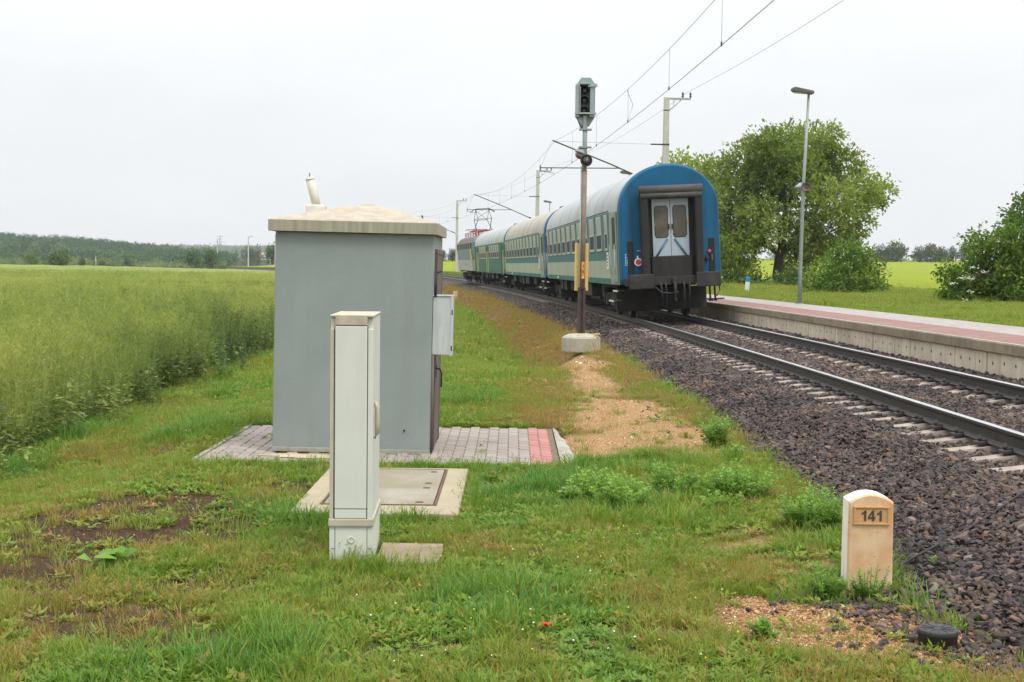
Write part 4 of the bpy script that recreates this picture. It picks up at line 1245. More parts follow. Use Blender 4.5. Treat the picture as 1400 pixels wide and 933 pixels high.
def coach(y0_, y1_, label, roofm, winpos, last):
    L = 24.5
    r = empty("passenger_coach", (0, 0, 0), 0, label, "railway coach", "passenger coaches of the train")
    place(r, y0_, y1_)
    Lb = L - .5
    body = link("body", coach_body(Lb, [C_BLUE, C_TEAL, C_CREAM, C_TEALB, roofm, C_DOOR, UNDER]), r)
    for y, wd in winpos: window(r, y, wd, fmat=FRAME_AL)
    # thin rain strip along the roof edge
    MB().box((-1.415, Lb / 2, 2.945), (.02, Lb - 3.3, .022)).build("rain_strip", C_TEALB, r)
    side_door(r, .96, mat=C_DOOR, x=-1.335); side_door(r, Lb - .96, mat=C_DOOR, x=-1.335)
    for q in (.46, 1.46, Lb - .46, Lb - 1.46):
        MB().tube([(-1.40, q, 1.25), (-1.43, q, 1.3), (-1.43, q, 2.0), (-1.40, q, 2.05)], .014, 6).build("grab_rail", FRAME_AL, r)
    # door steps
    for q in (.96, Lb - .96):
        for z_ in (.78, .52):
            st = MB().box((-1.36 + (.12 if z_ > .6 else 0), q, z_), (.26, .86, .03)).build("step", UNDER, r)
            MB().box((-1.495 + (.12 if z_ > .6 else 0), q, z_ + .005), (.03, .86, .045)).build("step_edge", STEPW, st)
    for q in (3.6, Lb - 3.6): bogie(r, q)
    undergear(r, Lb, int(y0_))
    buffers(r, 0, 1); buffers(r, Lb, -1)
    # a roof ventilator and a small lettered data panel
    for q in (Lb - 1.2,): MB().tube([(-.62, q, 3.70), (-.66, q, 3.92)], .09, 10).tube([(-.66, q, 3.90), (-.67, q, 3.96)], [.13, .1], 10).build("roof_vent", UNDER, r)
    MB().box((-1.418, 17.6, 1.035), (.006, .75, .10)).build("data_panel", C_TEAL, r)
    for k in range(7): MB().box((-1.423, 17.3 + k * .1, 1.035), (.005, .06, .06 if k % 2 else .085)).build("data_mark", WHM, r)
    pan = MB().box((-1.42, 1.98, 1.60), (.016, .34, .46)).build("route_board", WHM, r)
    for k in range(4): MB().box((-1.430, 1.98, 1.74 - k * .09), (.005, .26 - .05 * (k % 2), .035)).build("route_line", REDM if k % 3 == 0 else DIG, pan)
    # gangway at the rear end
    gp_ = MB()
    def gang(y, s):
        for xs in (-.705, .705):
            MB().box((xs, y - s * .16, 2.20), (.20, .32, 2.16), ch=.04).build("gangway_post", END_DARK, r)
        m = MB().tube([(-.83, y - s * .22, 3.37), (.83, y - s * .22, 3.37)], .12, 14).tube([(-.80, y - s * .28, 3.22), (.80, y - s * .28, 3.22)], .075, 12)
        m.build("gangway_roller", solid("gangway_roller_grey", (.06, .057, .055), .7, 0, .2, 4, (.05, .045, .04), .5), r)
        MB().box((0, y - s * .10, 1.02), (2.5, .2, .22), ch=.02).build("buffer_beam", UNDER, r)
    gang(0, 1); gang(Lb, -1)
    if last:
        MB().box((0, -.012, 2.20), (1.30, .02, 2.10)).build("gangway_back", END_DARK, r)
        for s in (-1, 1):
            d = MB().box((s * .242, -.045, 2.33), (.475, .04, 1.62), ch=.012).build("end_door", EDOOR, r)
            # rounded pane in a rubber seal
            ring = [(s * .242 + .165 * sx_ * (1 if abs(k) < 1 else 1) * q1, 2.55 + .40 * q2) for k, sx_, q1, q2 in ((0, 1, 1, -.85), (0, 1, 1, .85), (0, 1, .75, 1), (0, 1, -.75, 1), (0, 1, -1, .85), (0, 1, -1, -.85), (0, 1, -.75, -1), (0, 1, .75, -1))]
            MB().prism(ring, 1, -.078, -.066).build("pane", solid("end_door_brown_glass", (.075, .065, .045), .15, 0, .2, 3, (.16, .15, .12), .6), d)
            ring2 = [(s * .242 + (x - s * .242) * 1.10, 2.55 + (z - 2.55) * 1.045) for x, z in ring]
            MB().prism(ring2, 1, -.072, -.064).build("seal", BLACK, d)
            m = MB(); a = Vector((s * .10, -.075, 2.10)); b_ = Vector((s * .42, -.075, 1.62))
            m.tube([a, b_], .028, 6); m.build("brace", BRACE, d)
            MB().box((s * .045, -.085, 2.42), (.03, .04, .14), ch=.008).build("handle", STEEL_DARK, d)
        MB().box((0, -.10, 1.38), (1.08, .10, .56), ch=.03).build("gangway_apron", END_DARK, r)
        for s in (-1, 1):
            MB().box((s * 1.07, -.006, 1.62), (.155, .03, .92), ch=.01).build("corner_pocket", END_DARK, r)
        MB().box((-.42, -.075, 2.48), (.02, .03, .10)).build("latch", solid("latch_ochre", (.35, .22, .12), .6), r)
        MB().box((.45, -.09, 2.53), (.035, .03, .12)).build("latch", solid("latch_orange", (.55, .22, .10), .6), r)
        # tail disc, tail lamp, number panel
        td = MB().lathe([(.104, 0), (.104, .014)], n=26, M=Matrix.Translation((-.88, -.06, 1.53)) @ Matrix.Rotation(PI / 2, 4, 'X')).build("tail_disc", WHM, r)
        MB().lathe([(.072, 0), (.072, .005)], n=24, M=Matrix.Translation((-.88, -.075, 1.53)) @ Matrix.Rotation(PI / 2, 4, 'X')).build("red_centre", REDM, td)
        MB().box((-.895, -.055, 1.66), (.035, .03, .07)).build("hook", WHM, td)
        MB().box((-.82, -.02, 1.82), (.16, .03, .022)).build("hand_rail", FRAME_AL, r)
        MB().lathe([(.045, 0), (.05, .02), (.035, .04)], n=18, M=Matrix.Translation((1.0, -.02, 1.74)) @ Matrix.Rotation(PI / 2, 4, 'X')).build("tail_lamp", solid("tail_lamp_red", (.60, .06, .07), .25), r)
        MB().lathe([(.05, 0), (.06, .05), (.04, .09)], n=16, M=Matrix.Translation((.93, -.02, 1.56)) @ Matrix.Rotation(PI / 2, 4, 'X')).build("socket", BUFF, r)
        MB().box((1.07, -.03, 1.58), (.03, .02, .16)).build("label_plate", C_TEAL, r)
        NP = solid("number_paint", (.40, .55, .66), .6)
        np_ = MB()
        for (x, z, a, b_) in ((-1.205, 1.60, .012, .30), (-1.115, 1.60, .012, .30), (-1.16, 1.745, .078, .012), (-1.16, 1.455, .078, .012), (-1.16, 1.66, .078, .014)):
            np_.box((x, .0, z), (a, .012, b_))
        for k in range(4): np_.box((-1.16, 0, 1.50 + k * .035), (.05 - .012 * (k % 2), .012, .014))
        np_.build("number_panel", NP, r)
        # coupling, hoses, cables
        m = MB().box((0, -.25, 1.02), (.10, .35, .14), ch=.02).tube([(0, -.42, 1.0), (0, -.46, .75), (0, -.42, .55)], .035, 8).tube([(0, -.42, .58), (0, -.50, .50), (0, -.42, .44)], .03, 8)
        m.build("screw_coupling", UNDER, r)
        for xs, q in ((-.34, .42), (-.22, .36), (.26, .34), (.40, .44)):
            MB().tube([(xs, -.12, 1.0), (xs, -.30, .92), (xs * .98, -.33, .7), (xs * .9, -.28, q)], .028, 8).build("brake_hose", BLACK, r)
        MB().tube([(-.55, -.28, .92), (-.35, -.36, .72), (-.1, -.36, .68), (.1, -.34, .72)], .022, 8).build("heating_cable", BLACK, r)
        # shunter's step and stirrups on the platform side
        m = MB()
        for xs in (1.0, 1.13): m.tube([(xs, .10, .92), (xs, .08, .62), (xs, .05, .50)], .028, 6)
        m.tube([(1.23, .2, .95), (1.29, .18, .72), (1.18, .1, .56)], .018, 6)
        m.box((1.14, .06, .485), (.42, .30, .03)).box((1.0, .0, .46), (.1, .1, .05)).box((1.12, .0, .46), (.08, .1, .05))
        m.build("shunter_step", UNDER, r)
    else:
        MB().box((0, -.012, 2.20), (1.30, .02, 2.10)).build("gangway_back", END_DARK, r)
    return r
wp = [(2.15, .62)] + [(3.78 + 1.83 * k, 1.22) for k in range(10)] + [(21.75, .62)]
JOIN = [36.15, 60.55, 84.95, 109.2, 125.0]
coach(JOIN[0], JOIN[1], "last coach of the train with bright blue end wall and red and white tail disc", C_ROOF, wp, True)
coach(JOIN[1] + .1, JOIN[2], "middle coach with brownish roof between the blue ended coach and the green one", C_ROOFD, wp, False)
# third coach: plain green, doors with yellow-green rails
g3 = empty("passenger_coach", (0, 0, 0), 0, "dark green coach with pale yellow door rails coupled right behind the locomotive", "railway coach", "passenger coaches of the train")
place(g3, JOIN[2] + .1, JOIN[3])
Lb = 23.9
link("body", coach_body(Lb, [C_GRN, C_GRN, C_GRN, C_GRN, C_ROOF, C_GRN, UNDER], .2), g3)
for k in range(5): window(g3, 3.2 + 1.45 * k, 1.0, 1.95, 2.80, FRAME_AL)
for k in range(4): window(g3, 13.2 + 1.45 * k, 1.0, 1.95, 2.80, FRAME_AL)
YG = solid("door_rail_yellow", (.60, .58, .20), .6, 0, .15, 4)
for q in (1.1, 11.2, 19.9):
    d = MB().box((-1.405 + (.07 if q < 2 else 0), q, 1.85), (.03, 1.0, 1.9), ch=.01).build("door", C_GRN, g3)
    MB().box((-1.425 + (.07 if q < 2 else 0), q, 2.35), (.012, .6, .7)).build("pane", GL_LO, d)
    for s in (-1, 1): MB().box((-1.43 + (.07 if q < 2 else 0), q + s * .58, 1.72), (.04, .10, 1.42)).build("door_rail", YG, d)
    st = MB().box((-1.36, q, .62), (.28, 1.0, .05)).build("step", UNDER, g3)
MB().box((-1.418, 22.2, 1.95), (.02, .25, 1.75)).build("dark_post", STEEL_DARK, g3)
for q in (3.6, Lb - 3.6): bogie(g3, q)
undergear(g3, Lb, 9); buffers(g3, 0, 1); buffers(g3, Lb, -1)
for s in (-.745, .745): MB().box((s, -.14, 2.2), (.26, .28, 2.1), ch=.05).build("gangway_post", END_DARK, g3)
for k in range(5): MB().box((-.75, 3 + 4.4 * k, 3.75), (.3, .5, .12), ch=.03).build("roof_vent", C_ROOFD, g3)

# locomotive: flat sided electric with red insulators and a raised pantograph
lo = empty("electric_locomotive", (0, 0, 0), 0, "blue and grey electric locomotive with red roof insulators and raised pantograph", "locomotive")
place(lo, JOIN[3] + .1, JOIN[4])
L_B = solid("loco_blue", (.12, .20, .26), .5, 0, .08, .8, (.10, .10, .10), .4, True)
L_G = solid("loco_grey_skirt", (.36, .39, .36), .55, 0, .08, 1, (.18, .14, .10), .5, True)
L_D = solid("loco_dark_roof", (.135, .12, .115), .75, 0, .2, 1.2, (.26, .22, .19), .5, True)
L_Y = solid("loco_yellow_end", (.68, .42, .045), .5, 0, .08, 2, (.3, .2, .08), .4, True)
L_R = solid("insulator_red", (.33, .035, .04), .4, 0, .12, 9)
Lc = 15.0
secs = [(0, 1.30, .55), (.55, 1.46, .12), (1.4, 1.5, 0), (Lc - 1.4, 1.5, 0), (Lc - .55, 1.46, .12), (Lc, 1.30, .55)]
v = []; f = []; mi = []
for y, hw, dr in secs:
    pr = [(hw, 1.0), (hw, 1.86), (hw, 2.72), (hw - .02, 3.26), (hw - .25, 3.62 - dr * .55), (hw - .65, 3.80 - dr), (0, 3.86 - dr)]
    v += [(-x, y, z) for x, z in pr] + [(x, y, z) for x, z in reversed(pr[:-1])]
n = 13
for i in range(len(secs) - 1):
    for k in range(n - 1):
        f.append((i * n + k, i * n + k + 1, (i + 1) * n + k + 1, (i + 1) * n + k)); kk_ = min(k, n - 2 - k)
        mi.append((1, 0, 0, 2, 2, 2)[kk_])
    f.append((i * n, (i + 1) * n, (i + 1) * n + n - 1, i * n + n - 1)); mi.append(3)
# end faces
for b0 in (0, 5 * n):
    f.append((b0, b0 + 1, b0 + n - 2, b0 + n - 1)); mi.append(1)
    f.append((b0 + 1, b0 + 2, b0 + n - 3, b0 + n - 2)); mi.append(4)
    f.append(tuple(b0 + k for k in range(2, n - 2))); mi.append(0)
mb = MB(); mb.v = v; mb.f = f; mb.m = mi; mb.sm = [False] * len(f)
link("body", mb.mesh("body", [L_B, L_G, L_D, UNDER, L_Y]), lo)
LOUV = solid("loco_louvre_dark", (.055, .045, .042), .7, 0, .2, 4)
LPOST = solid("loco_window_post", (.42, .34, .28), .6, 0, .15, 4)
for k in range(7):
    wq = MB().box((-1.505, 3.0 + k * 1.55, 2.99), (.02, 1.25, .46), ch=.004).build("louvre_window", LOUV, lo)
    MB().box((-1.518, 3.0 + k * 1.55 - .70, 2.99), (.012, .12, .50)).build("window_post", LPOST, wq)
MB().box((-1.50, 1.15, 2.95), (.03, .62, .60), ch=.02).build("cab_window", GL_LO, lo)
MB().box((-1.50, Lc - 1.15, 2.95), (.03, .62, .60), ch=.02).build("cab_window", GL_LO, lo)
MB().box((-1.507, 1.05, 2.32), (.02, .95, .86)).build("yellow_panel", L_Y, lo)
MB().box((-1.507, .35, 1.65), (.02, .16, 1.2)).build("yellow_rail", YG, lo)
MB().box((-1.507, Lc - .25, 2.6), (.02, .14, 1.3)).build("end_rail", L_Y, lo)
for q in (5.0, 6.6, 9.2): MB().box((-1.507, q, 1.52), (.012, .12, .18)).build("side_hatch", STEEL_DARK, lo)
MB().tube([(-1.0, .9, .2), (-1.0, .9, .9)], .03, 6).build("pipe", UNDER, lo)
for q in (3.4, Lc - 3.4): bogie(lo, q)
MB().box((0, Lc / 2, .75), (2.3, 4.2, .5), ch=.05).build("transformer_tank", UNDER, lo)
buffers(lo, 0, 1); buffers(lo, Lc, -1)
rr = random.Random(5)
for k in range(16):
    q = 1.6 + k * .78; xs = (-.75, .0, .75)[k % 3]
    m = MB()
    for j in range(4): m.lathe([(.05, 0), (.11, .02), (.05, .05)], (xs, q, 3.84 + j * .07), n=10)
    m.build("insulator", L_R, lo)
for xs in (-.75, 0, .75): MB().tube([(xs, 1.5, 4.16), (xs, 13.6, 4.16)], .035, 8).build("roof_busbar", L_R if xs else UNDER, lo)
for q in (4.4, 6.2): MB().box((0, q, 4.22), (1.9, .10, .10)).build("pantograph_base", L_R, lo)
# second pantograph folded
fm_ = MB()
for xs in (-.55, .55): fm_.tube([(xs, 10.2, 4.25), (xs, 12.6, 4.38)], .025, 6)
fm_.tube([(-.95, 11.4, 4.42), (-.6, 11.4, 4.46), (.6, 11.4, 4.46), (.95, 11.4, 4.42)], .03, 6)
fm_.build("folded_pantograph", UNDER, lo)
PT = 6.02 + .0
pm = MB()
for xs in (-.55, .55):
    pm.tube([(xs * 1.15, 4.4, 4.28), (xs, 7.1, 5.15), (xs, 5.35, PT - .12)], .028, 6)
    pm.tube([(xs * 1.15, 6.2, 4.28), (xs, 3.6, 5.15), (xs, 5.25, PT - .12)], .028, 6)
pm.tube([(-.55, 7.1, 5.15), (.55, 7.1, 5.15)], .022, 6).tube([(-.55, 3.6, 5.15), (.55, 3.6, 5.15)], .022, 6)
pm.tube([(-.55, 7.1, 5.15), (.55, 5.35, PT - .15)], .015, 5).tube([(.55, 7.1, 5.15), (-.55, 5.35, PT - .15)], .015, 5)
pm.build("pantograph_arms", STEEL_DARK, lo)
ph_ = MB()
for q in (5.1, 5.5):
    ph_.tube([(-1.0, q, PT - .28), (-.72, q, PT - .06), (-.5, q, PT), (.5, q, PT), (.72, q, PT - .06), (1.0, q, PT - .28)], .03, 6)
for xs in (-.55, .55): ph_.tube([(xs, 5.05, PT - .08), (xs, 5.55, PT - .08)], .04, 6)
ph_.build("pantograph_head", STEEL_DARK, lo)

# ------------------------------------------------------------------ overhead line
WIRE = solid("wire_dark", (.06, .06, .06), .6, .3, .1, 5)
POLE_U = 5.15
POLES = [68.0, 121.0, 182.0]
def czw(y): return 5.92 + float(grade(y))            # contact wire height
def stag(y): return -.33
SUP = [10.0] + POLES + [240.0]
def mess(y):
    for a, b in zip(SUP[:-1], SUP[1:]):
        if a <= y <= b:
            t = (y - a) / (b - a)
            return 7.55 + float(grade(y)) - 4 * .62 * t * (1 - t)
    return 7.5
ol = empty("overhead_line", tpl(68, 0, 6), 0, "overhead contact wire hung from its carrying wire above the track", "overhead line")
OI = Matrix.Translation(ol.location).inverted()
ys = list(np.arange(9, 240, 1.5))
MB().tube([OI @ tpl(y, stag(y), 0) + Vector((0, 0, czw(y) - float(grade(y)))) for y in ys], .0075, 5).build("contact_wire", WIRE, ol)
MB().tube([OI @ tpl(y, stag(y), 0) + Vector((0, 0, mess(y) - float(grade(y)))) for y in ys], .0060, 5).build("carrying_wire", WIRE, ol)
for y in (20, 28.5, 35.5, 43.5, 52, 60.5, 75.5, 84, 92.5, 101, 110, 129, 138, 147, 156):
    base = OI @ tpl(y, stag(y), 0); g_ = float(grade(y))
    MB().tube([base + Vector((0, 0, czw(y) - g_)), base + Vector((0, 0, mess(y) - g_))], .004, 4).tube([base + Vector((0, 0, czw(y) - g_ - .02)), base + Vector((0, 0, czw(y) - g_ + .07))], .02, 6).build("dropper", WIRE, ol)
base = OI @ tpl(43.8, stag(43.8), 0)
MB().tube([base + Vector((0, 0, mess(43.8))), base + Vector((.16, .1, mess(43.8) - .35)), base + Vector((.2, .1, 6.5)), base + Vector((.02, 0, czw(43.8)))], .007, 5).build("equaliser_loop", WIRE, ol)
fw = MB().tube([tpl(y, POLE_U + 1.02, 0) + Vector((0, 0, 10.02 - .35 * math.sin(PI * ((y - 14) % 54) / 54))) for y in np.arange(14, 236, 1.8)], .0068, 5).build("feeder_wire", WIRE)
tag(fw, "single high wire running along the outer brackets at the tops of the poles", "wire")
def pole(y, label, near=True, arm=True):
    g_ = float(grade(y))
    p = tpl(y, POLE_U, 0); base_z = float(gz(p.x, p.y)) - .1
    r = empty("catenary_pole", (p.x, p.y, base_z), yaw(y) * -1 if False else -math.atan(float(dcx(y))), label, "pole", "concrete catenary poles along the line")
    H = 9.75 + g_ - base_z
    zr = lambda z: z + g_ - base_z
    hb = .20; ht = .12
    m = MB()
    v = [(-hb, -hb * .8, 0), (hb, -hb * .8, 0), (hb, hb * .8, 0), (-hb, hb * .8, 0), (-ht, -ht, H), (ht, -ht, H), (ht, ht, H), (-ht, ht, H)]
    m.add(v, [(0, 3, 2, 1), (4, 5, 6, 7), (0, 1, 5, 4), (1, 2, 6, 5), (2, 3, 7, 6), (3, 0, 4, 7)])
    m.build("shaft", CONC_POLE, r)
    m = MB().box((.62, 0, zr(9.70)), (1.15, .09, .09)).tube([(.12, 0, zr(9.12)), (.45, 0, zr(9.38)), (.72, 0, zr(9.66))], .028, 6).box((.36, 0, zr(9.52)), (.03, .03, .30))
    m.build("bracket", GALV, r)
    for xs in (.80, 1.18):
        MB().tube([(xs, 0, zr(9.74)), (xs, 0, zr(10.02))], .035, 8).tube([(xs, 0, zr(9.80)), (xs, 0, zr(9.86))], .055, 8).tube([(xs, 0, zr(9.92)), (xs, 0, zr(9.98))], .055, 8).build("insulator", STEEL_DARK, r)
    MB().box((0, 0, zr(9.12)), (.27, .26, .05)).build("clamp_band", STEEL_DARK, r)
    MB().box((0, 0, zr(7.46)), (.31, .30, .06)).build("clamp_band", STEEL_DARK, r)
    if arm:
        dx = POLE_U - stag(y)
        MB().tube([(-.1, 0, zr(5.35)), (-dx * .5, 0, zr(6.46)), (-dx - .12, 0, zr(7.56))], .034, 8).build("cantilever_tube", STEEL_DARK, r)
        MB().tube([(-.1, 0, zr(7.46)), (-.75, 0, zr(7.46))], .035, 8).tube([(-.75, 0, zr(7.46)), (-dx, 0, zr(7.52))], .006, 5).build("stay_wire", STEEL_DARK, r)
        MB().tube([(-dx * .42, 0, zr(6.26)), (-dx - .75, 0, zr(6.22))], .024, 8).build("registration_tube", STEEL_DARK, r)
        MB().tube([(-dx - .7, 0, zr(6.22)), (-dx - .7, 0, zr(6.08)), (-dx, 0, zr(5.95))], .014, 6).tube([(-dx - .7, 0, zr(6.35)), (-dx - .7, 0, zr(6.05))], .025, 6).build("steady_arm", STEEL_DARK, r)
        MB().tube([(-dx - .12, 0, zr(7.58)), (-dx - .70, 0, zr(6.24))], .005, 5).build("tie_wire", WIRE, r)
        MB().tube([(-.35, 0, zr(5.47)), (-.75, 0, zr(5.64))], .06, 8).build("post_insulator", STEEL_DARK, r)
    return r
pole(POLES[0], "nearest concrete catenary pole, standing behind the bright blue rear coach")
pole(POLES[1], "concrete catenary pole behind the middle of the train beside a small lamp")
pole(POLES[2], "far concrete catenary pole just beyond the locomotive with white foot visible")
for y, lb in ((392.0, "tall thin pale pole beside dark trees just left of the hut"), (428.0, "second thin pale pole far off at the field end"), (470.0, "faint farthest thin pole among the trees at the field end")):
    pole(y, lb, arm=False)

# ------------------------------------------------------------------ platform lamps
LAMPG = solid("lamp_post_grey_green", (.25, .285, .27), .5, .2, .1, 5, (.22, .18, .14), .4, True, .03, 60)
LAMPH = solid("lamp_head_dark", (.10, .095, .085), .55, 0, .15, 6)
LAMPD = solid("lamp_diffuser", (.52, .47, .42), .4, 0, .08, 6)
def lamp(y, label, horns=False, sunk=0):
    p = tpl(y, 4.05, 0)
    r = empty("platform_lamp", (p.x, p.y, PZ - .02 + float(grade(y))), -math.atan(float(dcx(y))), label, "street lamp", "lamps along the platform")
    MB().tube([(0, 0, 0), (0, 0, .9), (.03, 0, 3.2), (.13, 0, 5.98)], [.062, .058, .048, .036], 12).build("post", LAMPG, r)
    MB().box((0, 0, .02), (.2, .2, .03), ch=.004).build("base_plate", GALV, r)
    hd_ = MB()
    v = []
    pr = [(-.42, .0), (-.36, -.055), (.20, -.075), (.22, -.02), (.19, .02), (-.33, .085), (-.40, .06)]
    hd_.prism(pr, 1, -.13, .13)
    h_ = hd_.build("lamp_head", LAMPH, r); h_.location = (.05, 0, 6.0); h_.rotation_euler = (0, .07, 0)
    bev = h_.modifiers.new("soft", 'BEVEL'); bev.width = .02; bev.segments = 2
    MB().box((-.10, 0, -.062), (.46, .19, .03), ch=.008).build("diffuser", LAMPD, h_)
    if horns:
        for s, yw in ((-1, 2.3), (1, -.5)):
            M = Matrix.Translation((.02 + s * .10, -.05 if s > 0 else .05, 3.32)) @ Matrix.Rotation(yw, 4, 'Z') @ Matrix.Rotation(PI / 2, 4, 'X')
            MB().lathe([(.03, -.16), (.045, -.10), (.06, -.02), (.125, .08), (.13, .085), (.115, .075), (.05, .0)], n=18, M=M).build("loudspeaker", solid("horn_brown", (.14, .10, .09), .6) if s > 0 else GALV, r)
        MB().box((.02, 0, 3.32), (.22, .05, .05)).build("horn_bracket", GALV, r)
    return r
lamp(39.0, "tall grey platform lamp with a pair of loudspeakers halfway up its post", True)
lamp(73.0, "lamp whose head alone shows just above the rear coach's roof")
lamp(107.0, "small far lamp showing above the roofs between pole and train")
# ------------------------------------------------------------------ white post with blue cap beyond the platform
p = Vector((10.15, 60.0, 0)); p.z = gz(p.x, p.y) - .05
mp_ = empty("marker_post", p, 0, "small white post with bright blue cap in the grass beside the walnut tree", "post")
MB().box((0, 0, .25), (.17, .14, .50), ch=.02).build("shaft", solid("post_white", (.72, .72, .68), .7, 0, .08, 6, (.4, .33, .25), .4, True), mp_).rotation_euler = (0, .07, 0)
MB().box((.045, 0, .60), (.175, .145, .22), ch=.03).build("cap", solid("post_blue", (.02, .20, .52), .5, 0, .1, 6), mp_)

# ------------------------------------------------------------------ plants: leaf and blade generators
def at_px(px, py, y):
    """world point seen along a pixel of the photograph at distance y (used once to measure where things stand)"""
    a = (px - 700) / F_PX; b_ = -(py - 466.5) / F_PX
    a, b_ = a * math.cos(ROLL) - b_ * math.sin(ROLL), a * math.sin(ROLL) + b_ * math.cos(ROLL)
    d = Vector((a, math.cos(PITCH) + b_ * math.sin(PITCH), -math.sin(PITCH) + b_ * math.cos(PITCH)))
    k = y / d.y
    return Vector((d.x * k, y, CAM_Z + d.z * k))
def blades(n, rad, h0, h1, w_, lean, seed, seg=2):
    r = np.random.default_rng(seed)
    V = []; F = []
    a = r.uniform(0, 2 * PI, n); d = rad * np.sqrt(r.random(n))
    bx_, by_ = d * np.cos(a), d * np.sin(a)
    az = a + r.normal(0, .9, n); h = r.uniform(h0, h1, n); ln = lean * r.uniform(.2, 1.2, n) * h
    for i in range(n):
        ca, sa = math.cos(az[i]), math.sin(az[i]); ww = w_ * r.uniform(.7, 1.3) / 2
        b0 = len(V)
        for t, k in ((0, 1.0), (.55, .8), (1.0, 0)):
            ox = bx_[i] + ca * ln[i] * t ** 1.8; oy = by_[i] + sa * ln[i] * t ** 1.8; z = h[i] * (t - .18 * lean * t * t)
            if k > 0:
                V += [(ox - sa * ww * k, oy + ca * ww * k, z), (ox + sa * ww * k, oy - ca * ww * k, z)]
            else: V.append((ox, oy, z))
        F += [(b0, b0 + 1, b0 + 3), (b0, b0 + 3, b0 + 2), (b0 + 2, b0 + 3, b0 + 4)]
    return V, F
def leaf_tris(V, F, c, d, n_, ln, wd):
    """one pointed leaf: two triangles along direction d with surface normal n_"""
    s = d.cross(n_).normalized() * wd / 2
    b0 = len(V)
    V += [tuple(c), tuple(c + d * ln * .5 + s), tuple(c + d * ln), tuple(c + d * ln * .5 - s)]
    F += [(b0, b0 + 1, b0 + 2), (b0, b0 + 2, b0 + 3)]
GRASS = leafmat("grass_blades", [(.0, (.43, .30, .13)), (.16, (.33, .17, .075)), (.32, (.27, .25, .060)), (.5, (.225, .29, .045)), (.75, (.15, .26, .038)), (1, (.095, .215, .045))], .35, True)
def tuft(n, rad, h0, h1, w_, lean, seed, heads=0, leaves=0):
    V, F = blades(n, rad, h0, h1, w_, lean, seed)
    r = random.Random(seed)
    for k in range(heads):
        a = r.uniform(0, 6.28); d = rad * r.random(); h = h1 * r.uniform(1.0, 1.9)
        b0 = len(V); x, y = d * math.cos(a), d * math.sin(a); lx, ly = r.uniform(-.06, .06), r.uniform(-.06, .06); t = .0016
        V += [(x - t, y, 0), (x + t, y, 0), (x + lx, y + ly, h)]
        F.append((b0, b0 + 1, b0 + 2))
        for j in range(7):
            c = Vector((x + lx * (.75 + .25 * j / 6), y + ly * (.75 + .25 * j / 6), h * (.74 + .26 * j / 6)))
            dd = Vector((r.uniform(-1, 1), r.uniform(-1, 1), .9)).normalized()
            leaf_tris(V, F, c, dd, Vector((r.uniform(-1, 1), r.uniform(-1, 1), .3)).normalized(), .018, .004)
    for k in range(leaves):
        a = r.uniform(0, 6.28); d = rad * r.random()
        c = Vector((d * math.cos(a) * .6, d * math.sin(a) * .6, r.uniform(.01, h0)))
        a2 = a + r.uniform(-.8, .8); dd = Vector((math.cos(a2), math.sin(a2), r.uniform(-.1, .7))).normalized()
        leaf_tris(V, F, c, dd, Vector((r.uniform(-.4, .4), r.uniform(-.4, .4), 1)).normalized(), r.uniform(.016, .056), r.uniform(.010, .026))
    return mesh_np("tuft", V, F, GRASS)
g_src = []
for i in range(4): g_src.append(source("grass_a_short", tuft(36, .075, .018, .052, .0048, .9, 10 + i)))
for i in range(3): g_src.append(source("grass_b_medium", tuft(30, .06, .045, .105, .0050, .8, 20 + i)))
for i in range(2): g_src.append(source("grass_c_tall", tuft(44, .10, .07, .155, .0055, .8, 30 + i)))
for i in range(3): g_src.append(source("grass_d_seed", tuft(16, .06, .025, .085, .0036, .8, 40 + i, heads=4)))
for i in range(3): g_src.append(source("grass_e_leafy", tuft(8, .06, .03, .07, .005, .8, 50 + i, leaves=22)))
NA, NB, NC, ND = 4, 3, 2, 3
def grass_points(n, xa, xb, ya, yb_, scale, side):
    y = np.sqrt(RNG.uniform(ya * ya, yb_ * yb_, n)) if side == 'L' else RNG.uniform(ya, yb_, n)
    x = RNG.uniform(0, 1, n) * (xb - xa) + xa
    return x, y
GP, GR, GS_, GI, GT = [], [], [], [], []
